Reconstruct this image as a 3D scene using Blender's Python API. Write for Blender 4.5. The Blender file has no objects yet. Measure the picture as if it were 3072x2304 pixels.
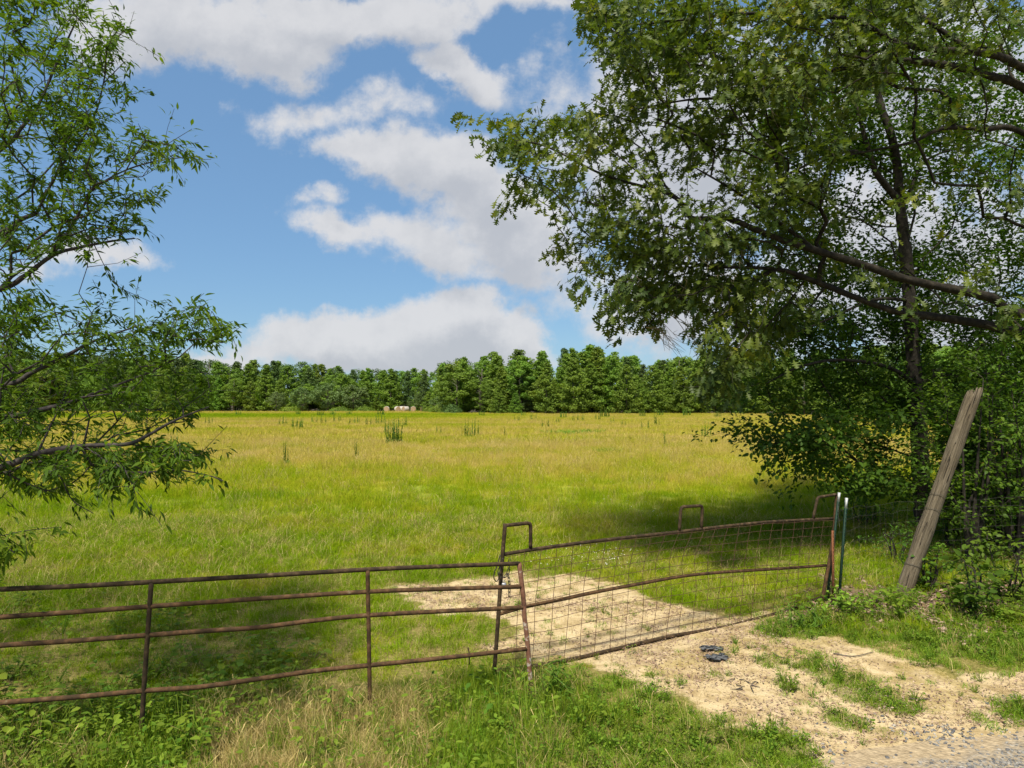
import bpy, math, random
import numpy as np
from mathutils import Vector

random.seed(7)
RNG = np.random.default_rng(11)
SC = bpy.context.scene
COL = SC.collection
PI = math.pi

# ------------------------------------------------------------------ camera
F, CX, CY, HOR, CAMZ = 2114.0, 1536.0, 1152.0, 1203.0, 2.9
PITCH = math.atan((HOR - CY) / F)
cam_d = bpy.data.cameras.new('camera')
cam = bpy.data.objects.new('camera', cam_d)
COL.objects.link(cam)
cam_d.sensor_width = 36.0
cam_d.lens = F / 3072.0 * 36.0
cam_d.clip_end = 4000.0
cam.location = (0, 0, CAMZ)
cam.rotation_euler = (PI / 2 + PITCH, 0, 0)
SC.camera = cam

# ------------------------------------------------------------------ exposure, sun, sky
SC.view_settings.view_transform = 'Standard'
SC.view_settings.look = 'None'
SC.view_settings.gamma = 1.0
SC.view_settings.use_curve_mapping = False
SC.view_settings.exposure = 1.03
SC.cycles.max_bounces = 6
SC.cycles.diffuse_bounces = 3
SC.cycles.glossy_bounces = 2
SC.cycles.transmission_bounces = 4
SC.cycles.use_denoising = True

SUN_EL = math.radians(60)
SUN_AZ = math.radians(200)            # the sun stands behind the camera, a little to the left
sdir = Vector((math.cos(SUN_EL) * math.sin(SUN_AZ), math.cos(SUN_EL) * math.cos(SUN_AZ), math.sin(SUN_EL)))
sun_d = bpy.data.lights.new('sun', 'SUN')
sun_d.energy = 3.45
sun_d.angle = math.radians(5)
sun_d.color = (1.0, 0.93, 0.78)
sun = bpy.data.objects.new('sun', sun_d)
COL.objects.link(sun)
sun.location = (-10, -20, 30)
sun.rotation_euler = (-sdir).to_track_quat('-Z', 'Y').to_euler()


class NT:
    """small wrapper to write node trees tersely"""
    def __init__(self, tree):
        self.t = tree

    def n(self, kind, props=None, ins=None):
        nd = self.t.nodes.new(kind)
        for k, v in (props or {}).items():
            setattr(nd, k, v)
        for k, v in (ins or {}).items():
            s = nd.inputs[k]
            if isinstance(v, bpy.types.NodeSocket):
                self.t.links.new(v, s)
            else:
                s.default_value = v
        return nd

    def m(self, op, a, b=0.0, c=None, clamp=False):
        ins = {0: a, 1: b}
        if c is not None:
            ins[2] = c
        return self.n('ShaderNodeMath', {'operation': op, 'use_clamp': clamp}, ins).outputs[0]

    def vm(self, op, a, b=None, out=0):
        ins = {0: a}
        if b is not None:
            ins[1] = b
        return self.n('ShaderNodeVectorMath', {'operation': op}, ins).outputs[out]

    def mix(self, f, a, b):
        nd = self.n('ShaderNodeMix', {'data_type': 'RGBA'})
        for i, v in ((0, f), (6, a), (7, b)):
            s = nd.inputs[i]
            if isinstance(v, bpy.types.NodeSocket):
                self.t.links.new(v, s)
            else:
                s.default_value = v if i == 0 else (tuple(v) + (1.0,))[:4]
        return nd.outputs[2]

    def ramp(self, fac, stops):
        nd = self.n('ShaderNodeValToRGB', None, {0: fac})
        e = nd.color_ramp.elements
        while len(e) < len(stops):
            e.new(0.5)
        for el, (p, c) in zip(e, stops):
            el.position = p
            el.color = (tuple(c) + (1.0,))[:4]
        return nd.outputs[0]

    def noise(self, vec, scale, detail=3.0, rough=0.55, out=0, dist=0.0):
        return self.n('ShaderNodeTexNoise', None, {'Vector': vec, 'Scale': scale, 'Detail': detail,
                                                   'Roughness': rough, 'Distortion': dist}).outputs[out]

    def smooth(self, v, a, b):
        return self.n('ShaderNodeMapRange', {'interpolation_type': 'SMOOTHSTEP'},
                      {'Value': v, 'From Min': a, 'From Max': b}).outputs[0]


# clouds: (centre x, centre y, half width, half height, weight, rotation in degrees), in the sky's tangent plane
# (written in the photograph's 2212-pixel scale and turned into slopes x/y and z/y of the view direction)
CLOUDS = [
    (340, 40, 220, 95, 1.0, 0), (560, 75, 170, 80, 1.0, 8), (620, 130, 95, 42, .9, 10), (800, 15, 290, 55, 1.0, 0), (930, 45, 130, 42, .9, -8),
    (1150, 0, 190, 34, .7, 0), (985, 132, 120, 44, .95, 26), (640, 240, 125, 55, .62, -12), (820, 215, 150, 60, .68, -10),
    (820, 320, 160, 52, 1.0, 6), (950, 345, 170, 72, 1.0, 12), (1040, 430, 170, 92, 1.0, 28), (1100, 520, 170, 110, .95, 20), (1110, 600, 150, 32, .8, 8),
    (730, 490, 95, 42, .82, 22), (870, 505, 130, 62, .78, 12), (960, 560, 160, 52, .8, 8), (680, 415, 70, 26, .6, 0),
    (1000, 705, 105, 66, 1.25, 0), (1090, 735, 90, 66, 1.2, 8), (900, 740, 130, 42, 1.15, 0), (740, 728, 190, 52, 1.15, 0), (590, 735, 110, 40, .8, 0), (930, 775, 290, 34, .95, 0),
    (215, 550, 130, 32, .75, 0), (480, 768, 110, 22, .85, 0), (60, 590, 120, 40, .6, 0),
    (1500, 300, 300, 260, .95, 0), (1500, 640, 330, 130, .85, 0), (1950, 560, 300, 220, .95, 0), (2020, 180, 280, 190, .9, 0), (2230, 760, 260, 130, .8, 0), (1400, 725, 60, 26, .8, 0),
]


def cloud_group():
    g = bpy.data.node_groups.new('cloud_density', 'ShaderNodeTree')
    g.interface.new_socket('uv', in_out='INPUT', socket_type='NodeSocketVector')
    g.interface.new_socket('density', in_out='OUTPUT', socket_type='NodeSocketFloat')
    k = NT(g)
    gi = k.n('NodeGroupInput').outputs[0]
    go = k.n('NodeGroupOutput')
    warp = k.noise(gi, 7.0, 6.0, 0.62, out=1)
    warp = k.vm('SUBTRACT', warp, (0.5, 0.5, 0.5))
    warp = k.vm('MULTIPLY', warp, (0.15, 0.10, 0.0))
    p = k.vm('ADD', gi, warp)
    acc = None
    s = 1.389
    for (x, y, a, b, w, rot) in CLOUDS:
        c = ((x * s - CX) / F, (HOR - y * s) / F, 0)
        d = k.vm('SUBTRACT', p, c)
        if rot:
            d = k.n('ShaderNodeVectorRotate', {'rotation_type': 'Z_AXIS'}, {'Vector': d, 'Angle': math.radians(rot)}).outputs[0]
        d = k.vm('MULTIPLY', d, (F / (a * s), F / (b * s), 0))
        l = k.vm('LENGTH', d, out=1)
        v = k.m('MULTIPLY_ADD', l, -0.62 * w, 1.12 * w)
        acc = v if acc is None else k.n('ShaderNodeMath', {'operation': 'SMOOTH_MAX'}, {0: acc, 1: v, 2: 0.22}).outputs[0]
    fine = k.noise(gi, 16.0, 7.0, 0.62)
    for sc, am in ((9.0, 0.22), (21.0, 0.12)):       # cauliflower billows
        vo = k.n('ShaderNodeTexVoronoi', {'feature': 'SMOOTH_F1'}, {'Vector': p, 'Scale': sc, 'Smoothness': 0.35}).outputs['Distance']
        fine = k.m('ADD', fine, k.m('MULTIPLY', k.m('SUBTRACT', 0.42, vo), am))
    acc = k.m('ADD', acc, k.m('MULTIPLY', k.m('SUBTRACT', fine, 0.5), 0.95))
    k.t.links.new(acc, go.inputs[0])
    return g


world = bpy.data.worlds.new('World')
SC.world = world
world.use_nodes = True
wt = world.node_tree
wt.nodes.clear()
k = NT(wt)
sky = k.n('ShaderNodeTexSky', {'sky_type': 'NISHITA', 'sun_disc': False, 'sun_elevation': SUN_EL,
                               'sun_rotation': SUN_AZ, 'air_density': 1.0, 'dust_density': 0.4, 'ozone_density': 1.0}).outputs[0]
sky = k.vm('MULTIPLY', sky, (0.80, 0.98, 1.04))
sky = k.mix(0.6, sky, (1.2, 2.28, 4.0))        # a thin summer veil evens the blue out
geo = k.n('ShaderNodeTexCoord').outputs['Generated']
sep = k.n('ShaderNodeSeparateXYZ', None, {0: geo})
yy = k.m('MAXIMUM', k.m('ABSOLUTE', sep.outputs[1]), 0.22)
uv = k.n('ShaderNodeCombineXYZ', None, {0: k.m('DIVIDE', sep.outputs[0], yy), 1: k.m('DIVIDE', sep.outputs[2], yy)}).outputs[0]
cg = cloud_group()
d1 = k.n('ShaderNodeGroup', {'node_tree': cg}, {0: uv}).outputs[0]
d2 = k.n('ShaderNodeGroup', {'node_tree': cg}, {0: k.vm('ADD', uv, (-0.012, 0.045, 0))}).outputs[0]
cover = k.smooth(d1, 0.25, 0.66)
thick = k.smooth(d2, 0.35, 1.05)             # how much cloud lies above: its belly is greyer
billow = k.noise(uv, 11.0, 5.0, 0.6)
ccol = k.mix(thick, (5.0, 5.0, 5.1), (3.55, 3.68, 3.98))
ccol = k.mix(k.m('MULTIPLY', k.smooth(billow, 0.42, 0.75), 0.45), ccol, (3.6, 3.72, 4.0))
cover = k.m('MULTIPLY', cover, 0.93)
high = k.m('MULTIPLY', k.smooth(k.m('ADD', sep.outputs[2], k.m('MULTIPLY', k.noise(geo, 3.0, 4.0), 0.2)), 0.68, 0.92), 0.75)   # unseen cloud added overhead, above the frame, to raise the ambient light
cover = k.m('MAXIMUM', cover, high)
cover = k.m('MULTIPLY', cover, k.smooth(sep.outputs[2], -0.02, 0.02))
col = k.mix(cover, sky, ccol)
bg = k.n('ShaderNodeBackground', None, {'Color': col, 'Strength': 0.072})
out = k.n('ShaderNodeOutputWorld')
wt.links.new(bg.outputs[0], out.inputs[0])


# ------------------------------------------------------------------ projection helpers (photo pixel <-> place)
CP, SP = math.cos(PITCH), math.sin(PITCH)


def ray(px, py):
    a, b = (px - CX) / F, -(py - CY) / F
    return np.array([a, CP - b * SP, SP + b * CP])


def U(px, py, d):
    r = ray(px, py)
    return np.array([0, 0, CAMZ]) + r * (d / r[1])


def G(px, py, z=0.0):
    r = ray(px, py)
    return np.array([0, 0, CAMZ]) + r * ((z - CAMZ) / r[2])


def on_plane(px, py, p0, nrm):
    r = ray(px, py)
    o = np.array([0, 0, CAMZ])
    return o + r * (np.dot(p0 - o, nrm) / np.dot(r, nrm))


def project(P):
    P = np.asarray(P, float)
    x, y, z = P[..., 0], P[..., 1], P[..., 2] - CAMZ
    fw = y * CP + z * SP
    up = -y * SP + z * CP
    fw = np.maximum(fw, 0.05)
    return CX + F * x / fw, CY - F * up / fw


def vnoise(x, y, scale, seed=0):
    """smooth value noise in 0..1"""
    x = np.asarray(x, float) * scale + seed * 17.3
    y = np.asarray(y, float) * scale - seed * 9.1
    xi, yi = np.floor(x), np.floor(y)
    fx, fy = x - xi, y - yi
    fx, fy = fx * fx * (3 - 2 * fx), fy * fy * (3 - 2 * fy)

    def h(a, b):
        v = np.sin(a * 127.1 + b * 311.7 + seed * 74.7) * 43758.5453
        return v - np.floor(v)
    return (h(xi, yi) * (1 - fx) + h(xi + 1, yi) * fx) * (1 - fy) + (h(xi, yi + 1) * (1 - fx) + h(xi + 1, yi + 1) * fx) * fy


def fbm(x, y, scale, seed=0, octs=4):
    s, a, t = 0, 1.0, 0
    for i in range(octs):
        s = s + a * vnoise(x, y, scale * 2 ** i, seed + i)
        t += a
        a *= 0.5
    return s / t


def inpoly(px, py, poly):
    px, py = np.asarray(px, float), np.asarray(py, float)
    res = np.zeros(px.shape, bool)
    n = len(poly)
    for i in range(n):
        x0, y0 = poly[i]
        x1, y1 = poly[(i + 1) % n]
        if y0 == y1:
            continue
        c = ((y0 > py) != (y1 > py)) & (px < (x1 - x0) * (py - y0) / (y1 - y0) + x0)
        res ^= c
    return res


# ------------------------------------------------------------------ object helpers
def tag(o, label=None, cat=None, group=None, kind=None):
    if label:
        o['label'] = label
    if cat:
        o['category'] = cat
    if group:
        o['group'] = group
    if kind:
        o['kind'] = kind
    return o


def empty(name, loc, label, cat, group=None, rz=0.0):
    o = bpy.data.objects.new(name, None)
    o.empty_display_size = 0.2
    o.location = tuple(loc)
    o.rotation_euler = (0, 0, rz)
    COL.objects.link(o)
    return tag(o, label, cat, group)


def mesh_from(name, V, loops, sizes, smooth=False):
    """V (n,3); loops flat vertex indices; sizes per face"""
    me = bpy.data.meshes.new(name)
    V = np.ascontiguousarray(V, np.float32)
    loops = np.ascontiguousarray(loops, np.int32)
    sizes = np.ascontiguousarray(sizes, np.int32)
    me.vertices.add(len(V))
    me.vertices.foreach_set('co', V.ravel())
    me.loops.add(len(loops))
    me.loops.foreach_set('vertex_index', loops)
    me.polygons.add(len(sizes))
    st = np.zeros(len(sizes), np.int32)
    st[1:] = np.cumsum(sizes)[:-1]
    me.polygons.foreach_set('loop_start', st)
    if smooth:
        me.polygons.foreach_set('use_smooth', np.ones(len(sizes), bool))
    me.update(calc_edges=True)
    me.validate()
    return me


class MB:
    """collects pieces of one mesh"""
    def __init__(self):
        self.V, self.L, self.S, self.n = [], [], [], 0

    def add(self, V, faces):
        V = np.asarray(V, float)
        self.V.append(V)
        for f in faces:
            self.L.extend([i + self.n for i in f])
            self.S.append(len(f))
        self.n += len(V)

    def add_np(self, V, F4):
        """F4: (m,k) array of faces, all of k corners"""
        F4 = np.asarray(F4)
        self.V.append(np.asarray(V, float))
        self.L.extend((F4 + self.n).ravel().tolist())
        self.S.extend([F4.shape[1]] * len(F4))
        self.n += len(V)

    def tube(self, pts, rad, n=8, cap=True, squash=1.0):
        pts = np.asarray(pts, float)
        m = len(pts)
        rad = np.full(m, rad, float) if np.isscalar(rad) else np.asarray(rad, float)
        t = np.gradient(pts, axis=0) if m > 2 else np.repeat((pts[1] - pts[0])[None], m, 0)
        t = t / np.maximum(np.linalg.norm(t, axis=1, keepdims=True), 1e-9)
        ref = np.array([0, 0, 1.0]) if abs(t[0][2]) < 0.9 else np.array([0, 1.0, 0])
        u = np.cross(ref, t[0])
        u /= np.linalg.norm(u)
        rings = []
        for i in range(m):
            u = u - t[i] * np.dot(u, t[i])
            u /= max(np.linalg.norm(u), 1e-9)
            w = np.cross(t[i], u)
            a = np.arange(n) * 2 * PI / n
            rings.append(pts[i] + rad[i] * (np.outer(np.cos(a), u) + squash * np.outer(np.sin(a), w)))
        V = np.concatenate(rings)
        fs = []
        for i in range(m - 1):
            for j in range(n):
                k2 = (j + 1) % n
                fs.append((i * n + j, i * n + k2, (i + 1) * n + k2, (i + 1) * n + j))
        if cap:
            fs.append(tuple(range(n - 1, -1, -1)))
            fs.append(tuple(range((m - 1) * n, m * n)))
        self.add(V, fs)
        return self

    def box(self, c, s, rz=0.0):
        c, s = np.asarray(c, float), np.asarray(s, float) / 2
        q = np.array([[x, y, z] for z in (-1, 1) for y in (-1, 1) for x in (-1, 1)]) * s
        ca, sa = math.cos(rz), math.sin(rz)
        q = np.stack([q[:, 0] * ca - q[:, 1] * sa, q[:, 0] * sa + q[:, 1] * ca, q[:, 2]], 1) + c
        self.add(q, [(0, 2, 3, 1), (4, 5, 7, 6), (0, 1, 5, 4), (2, 6, 7, 3), (0, 4, 6, 2), (1, 3, 7, 5)])
        return self

    def mesh(self, name, smooth=True):
        return mesh_from(name, np.concatenate(self.V), self.L, self.S, smooth)

    def build(self, name, mat, parent=None, smooth=True, origin=None):
        me = self.mesh(name, smooth)
        me.materials.append(mat)
        return link(name, me, parent, origin)


def link(name, me, parent=None, origin=None):
    o = bpy.data.objects.new(name, me)
    COL.objects.link(o)
    if parent is not None:
        o.parent = parent
        # part meshes are written in world coordinates: bring them into the thing's own frame
        if origin is None:
            loc = np.array(parent.location)
            co = np.empty(len(me.vertices) * 3, np.float32)
            me.vertices.foreach_get('co', co)
            co = co.reshape(-1, 3) - loc.astype(np.float32)
            me.vertices.foreach_set('co', co.ravel())
            me.update()
    return o


def link_sub(name, me, part, thing):
    """a sub-part: mesh written in world coordinates, its part sits at the thing's origin"""
    o = bpy.data.objects.new(name, me)
    COL.objects.link(o)
    o.parent = part
    loc = np.array(thing.location, np.float32)
    co = np.empty(len(me.vertices) * 3, np.float32)
    me.vertices.foreach_get('co', co)
    me.vertices.foreach_set('co', (co.reshape(-1, 3) - loc).ravel())
    me.update()
    return o


def copy_tree(o, parent=None):
    c = o.copy()
    COL.objects.link(c)
    if parent is not None:
        c.parent = parent
    for ch in list(o.children):
        copy_tree(ch, c)
    return c


# ------------------------------------------------------------------ materials
def new_mat(name):
    m = bpy.data.materials.new(name)
    m.use_nodes = True
    m.node_tree.nodes.clear()
    kk = NT(m.node_tree)
    o = kk.n('ShaderNodeOutputMaterial')
    return m, kk, o


def principled(kk, color, rough=0.8, bump=None, strength=0.3, dist=0.01, metal=0.0, spec=0.3):
    ins = {'Base Color': color if isinstance(color, bpy.types.NodeSocket) else tuple(color) + (1,), 'Roughness': rough,
           'Metallic': metal, 'Specular IOR Level': spec}
    if bump is not None:
        b = kk.n('ShaderNodeBump', None, {'Height': bump, 'Strength': strength, 'Distance': dist})
        ins['Normal'] = b.outputs[0]
    return kk.n('ShaderNodeBsdfPrincipled', None, ins).outputs[0]


def leaf_mat(name, stops, transl=0.35, rough=0.5, zone=None, hue=0.03, spec=0.3, tr_tint=(1.1, 1.15, 0.5)):
    """leaf: each leaf (mesh island) and each instance draws its own tone of the ramp"""
    m, kk, o = new_mat(name)
    g = kk.n('ShaderNodeNewGeometry')
    oi = kk.n('ShaderNodeObjectInfo')
    r = kk.m('FRACT', kk.m('ADD', g.outputs['Random Per Island'], kk.m('MULTIPLY', oi.outputs['Random'], 0.37)))
    if zone:
        nz = kk.noise(g.outputs['Position'], zone, 2.0)
        r = kk.m('ADD', kk.m('MULTIPLY', r, 0.6), kk.m('MULTIPLY', kk.smooth(nz, 0.3, 0.7), 0.4))
    c = kk.ramp(r, stops)
    hs = kk.n('ShaderNodeHueSaturation', None, {'Hue': kk.m('MULTIPLY_ADD', oi.outputs['Random'], hue, 0.5 - hue / 2), 'Color': c,
                                                'Value': kk.m('MULTIPLY_ADD', oi.outputs['Random'], 0.3, 0.85)})
    c = hs.outputs[0]
    p = principled(kk, c, rough, spec=spec)
    tc = kk.vm('MULTIPLY', c, tr_tint)
    t = kk.n('ShaderNodeBsdfTranslucent', None, {'Color': tc}).outputs[0]
    mx = kk.n('ShaderNodeMixShader', None, {0: transl, 1: p, 2: t}).outputs[0]
    m.node_tree.links.new(mx, o.inputs[0])
    return m


def solid_mat(name, stops, scale=20.0, rough=0.8, bump=0.3, dist=0.01, metal=0.0, stretch=(1, 1, 1), spec=0.3, detail=5.0, coord='Object'):
    m, kk, o = new_mat(name)
    if coord == 'World':
        v = kk.n('ShaderNodeNewGeometry').outputs['Position']
    else:
        v = kk.n('ShaderNodeTexCoord').outputs['Object']
    v = kk.vm('MULTIPLY', v, stretch)
    nz = kk.noise(v, scale, detail, 0.65)
    c = kk.ramp(nz, stops)
    s = principled(kk, c, rough, nz, bump, dist, metal, spec)
    m.node_tree.links.new(s, o.inputs[0])
    return m


M = {}
M['rust'] = solid_mat('rusty_steel', [(0.25, (0.022, 0.014, 0.008)), (0.45, (0.056, 0.033, 0.016)), (0.58, (0.10, 0.052, 0.024)), (0.68, (0.125, 0.085, 0.045)), (0.8, (0.24, 0.20, 0.14))],
                      14, 0.85, 0.35, 0.004, 0.0, spec=0.2)
M['rust_dark'] = solid_mat('dark_rusty_steel', [(0.3, (0.018, 0.013, 0.008)), (0.5, (0.042, 0.028, 0.015)), (0.62, (0.080, 0.050, 0.026)), (0.74, (0.16, 0.13, 0.085))],
                           16, 0.85, 0.35, 0.004, 0.0, spec=0.2)
M['rust_flaky'] = solid_mat('flaking_rusty_steel', [(0.3, (0.06, 0.03, 0.02)), (0.46, (0.17, 0.075, 0.045)), (0.56, (0.22, 0.11, 0.07)), (0.60, (0.45, 0.38, 0.32)), (0.8, (0.5, 0.45, 0.38))],
                            9, 0.8, 0.5, 0.005)
M['wire'] = solid_mat('rusty_wire', [(0.3, (0.035, 0.018, 0.012)), (0.7, (0.12, 0.06, 0.035))], 30, 0.7, 0.1)
M['grey_wire'] = solid_mat('galvanised_wire', [(0.3, (0.05, 0.045, 0.04)), (0.7, (0.13, 0.125, 0.11))], 30, 0.55, 0.1, metal=0.4)
M['green_paint'] = solid_mat('green_painted_steel', [(0.3, (0.006, 0.022, 0.013)), (0.6, (0.011, 0.040, 0.023)), (0.8, (0.035, 0.042, 0.025))], 18, 0.65, 0.15)
M['white_paint'] = solid_mat('white_painted_steel', [(0.3, (0.45, 0.46, 0.46)), (0.6, (0.62, 0.63, 0.62)), (0.85, (0.4, 0.37, 0.32))], 25, 0.55, 0.1)
M['orange_rust'] = solid_mat('orange_rust_steel', [(0.3, (0.11, 0.042, 0.018)), (0.6, (0.22, 0.085, 0.035)), (0.8, (0.13, 0.06, 0.04))], 18, 0.8, 0.2)
M['chain'] = solid_mat('chain_steel', [(0.3, (0.02, 0.018, 0.017)), (0.7, (0.09, 0.075, 0.065))], 30, 0.45, 0.2, metal=0.5)
M['steel'] = solid_mat('bright_steel', [(0.3, (0.35, 0.35, 0.36)), (0.7, (0.6, 0.6, 0.62))], 40, 0.35, 0.1, metal=0.7)
M['bark_oak'] = solid_mat('oak_bark', [(0.3, (0.010, 0.008, 0.006)), (0.5, (0.020, 0.016, 0.011)), (0.7, (0.055, 0.045, 0.031))], 9, 0.95, 0.9, 0.02, stretch=(1, 1, 1))
M['bark_dark'] = solid_mat('dark_bark', [(0.3, (0.012, 0.010, 0.008)), (0.5, (0.030, 0.025, 0.019)), (0.72, (0.075, 0.062, 0.048))], 12, 0.9, 0.7, 0.02)
M['bark_left'] = solid_mat('grey_bark', [(0.3, (0.022, 0.018, 0.018)), (0.6, (0.058, 0.048, 0.046)), (0.8, (0.10, 0.09, 0.08))], 20, 0.85, 0.4, 0.01)
M['bark_far'] = solid_mat('pale_bark', [(0.3, (0.05, 0.042, 0.033)), (0.7, (0.16, 0.14, 0.11))], 6, 0.9, 0.3)
M['twig'] = solid_mat('bleached_twig', [(0.3, (0.14, 0.11, 0.07)), (0.7, (0.30, 0.25, 0.17))], 12, 0.9, 0.2)
M['sheet'] = solid_mat('grey_rubber', [(0.3, (0.06, 0.062, 0.066)), (0.7, (0.12, 0.122, 0.126))], 8, 0.6, 0.3)
M['hay'] = solid_mat('hay_end', [(0.3, (0.24, 0.16, 0.10)), (0.7, (0.42, 0.31, 0.20))], 5, 0.95, 0.5, 0.05)
M['bale_wrap'] = solid_mat('white_net_wrap', [(0.3, (0.33, 0.29, 0.25)), (0.7, (0.50, 0.47, 0.43))], 3, 0.8, 0.2, 0.03)


def wood_post_mat():
    m, kk, o = new_mat('weathered_post_wood')
    v = kk.n('ShaderNodeTexCoord').outputs['Object']
    g = kk.noise(kk.vm('MULTIPLY', v, (26, 26, 2.2)), 1.0, 8, 0.75, dist=0.6)
    big = kk.noise(kk.vm('MULTIPLY', v, (3, 3, 1.2)), 1.0, 3, 0.5)
    cr = kk.noise(kk.vm('MULTIPLY', v, (15, 15, 0.5)), 1.0, 2, 0.5)
    crack = kk.m('SUBTRACT', 1.0, kk.smooth(kk.m('ABSOLUTE', kk.m('SUBTRACT', cr, 0.5)), 0.002, 0.012))
    c = kk.ramp(g, [(0.28, (0.055, 0.043, 0.028)), (0.5, (0.15, 0.12, 0.08)), (0.72, (0.27, 0.225, 0.16))])
    c = kk.mix(kk.m('MULTIPLY', kk.smooth(big, 0.45, 0.75), 0.5), c, (0.075, 0.055, 0.028))
    c = kk.mix(crack, c, (0.035, 0.026, 0.018))
    hgt = kk.m('SUBTRACT', g, kk.m('MULTIPLY', crack, 0.9))
    s = principled(kk, c, 0.9, hgt, 1.0, 0.03)
    m.node_tree.links.new(s, o.inputs[0])
    return m


M['post'] = wood_post_mat()
M['oak_leaf'] = leaf_mat('oak_leaf', [(0.0, (0.040, 0.085, 0.018)), (0.45, (0.080, 0.135, 0.018)), (0.75, (0.13, 0.19, 0.020)), (0.92, (0.21, 0.25, 0.022)), (1.0, (0.33, 0.29, 0.03))],
                         0.42, 0.5, 0.5, spec=0.3)
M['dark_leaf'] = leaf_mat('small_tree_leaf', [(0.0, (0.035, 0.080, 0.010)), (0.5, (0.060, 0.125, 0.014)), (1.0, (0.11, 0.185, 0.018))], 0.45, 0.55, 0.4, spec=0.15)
M['elm_leaf'] = leaf_mat('slim_leaf', [(0.0, (0.042, 0.080, 0.010)), (0.5, (0.080, 0.135, 0.012)), (0.85, (0.145, 0.205, 0.014)), (1.0, (0.20, 0.26, 0.018))], 0.45, 0.55, 0.8, spec=0.12)
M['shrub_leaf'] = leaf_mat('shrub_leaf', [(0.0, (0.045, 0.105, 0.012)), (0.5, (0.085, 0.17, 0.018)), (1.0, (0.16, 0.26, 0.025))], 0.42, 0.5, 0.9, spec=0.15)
M['broad_leaf'] = leaf_mat('broad_weed_leaf', [(0.0, (0.07, 0.14, 0.012)), (0.5, (0.12, 0.20, 0.016)), (1.0, (0.20, 0.27, 0.025))], 0.4, 0.65, spec=0.15)
M['weed_leaf'] = leaf_mat('tall_weed_leaf', [(0.0, (0.075, 0.16, 0.014)), (0.6, (0.12, 0.22, 0.02)), (1.0, (0.17, 0.28, 0.03))], 0.3, 0.6)
M['far_leaf'] = leaf_mat('treeline_leaf', [(0.0, (0.10, 0.175, 0.024)), (0.5, (0.15, 0.245, 0.030)), (1.0, (0.22, 0.32, 0.036))], 0.38, 0.7, 0.25, hue=0.035)
M['far_leaf_dark'] = leaf_mat('treeline_leaf_dark', [(0.0, (0.055, 0.10, 0.026)), (0.5, (0.085, 0.14, 0.034)), (1.0, (0.12, 0.18, 0.04))], 0.28, 0.7, 0.25, hue=0.03)
M['far_leaf_grey'] = leaf_mat('treeline_leaf_grey', [(0.0, (0.085, 0.135, 0.040)), (0.5, (0.12, 0.18, 0.055)), (1.0, (0.165, 0.23, 0.07))], 0.28, 0.7, 0.25, hue=0.02)
M['lime_leaf'] = leaf_mat('lime_leaf', [(0.0, (0.13, 0.22, 0.015)), (1.0, (0.24, 0.34, 0.03))], 0.35, 0.6)
M['litter'] = leaf_mat('dry_leaf', [(0.0, (0.11, 0.062, 0.036)), (0.5, (0.24, 0.15, 0.10)), (1.0, (0.42, 0.31, 0.24))], 0.1, 0.8, tr_tint=(1, 1, 1))
M['flower'] = leaf_mat('white_flower', [(0.0, (0.70, 0.70, 0.60)), (1.0, (0.85, 0.84, 0.78))], 0.2, 0.7, hue=0.0, tr_tint=(1, 1, 1))


def field_color(kk, pos, extra=None):
    """ripeness of the field: green near the gate, straw gold farther out, green streaks; a pattern fixed to the ground"""
    sp = kk.n('ShaderNodeSeparateXYZ', None, {0: pos})
    x, y = sp.outputs[0], sp.outputs[1]
    big = kk.noise(kk.vm('MULTIPLY', pos, (0.05, 0.11, 0)), 1.0, 4, 0.6)
    mid = kk.noise(kk.vm('MULTIPLY', pos, (0.28, 0.5, 0)), 1.0, 4, 0.65)
    small = kk.noise(kk.vm('MULTIPLY', pos, (2.2, 2.2, 0)), 1.0, 3, 0.6)
    ripe = kk.m('ADD', kk.m('MULTIPLY', kk.smooth(y, 9.0, 38.0), 0.66), 0.04)
    ripe = kk.m('ADD', ripe, kk.m('MULTIPLY', kk.m('SUBTRACT', big, 0.5), 1.25))
    ripe = kk.m('ADD', ripe, kk.m('MULTIPLY', kk.m('SUBTRACT', mid, 0.5), 1.5))
    ripe = kk.m('ADD', ripe, kk.m('MULTIPLY', kk.m('SUBTRACT', small, 0.5), 1.1))
    # lusher strip far out on the left
    lush = kk.m('MULTIPLY', kk.smooth(y, 100, 118), kk.m('SUBTRACT', 1.0, kk.smooth(y, 135, 160)))
    lush = kk.m('MULTIPLY', lush, kk.m('SUBTRACT', 1.0, kk.smooth(x, -25, 15)))
    ripe = kk.m('SUBTRACT', ripe, kk.m('MULTIPLY', kk.m('MULTIPLY', lush, kk.smooth(mid, 0.25, 0.7)), 0.85))
    if extra is not None:
        ripe = kk.m('ADD', ripe, extra)
    return ripe


FIELD_STOPS = [(0.0, (0.17, 0.28, 0.005)), (0.22, (0.255, 0.34, 0.007)), (0.45, (0.36, 0.375, 0.018)), (0.7, (0.46, 0.385, 0.068)), (1.0, (0.55, 0.43, 0.15))]


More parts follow.
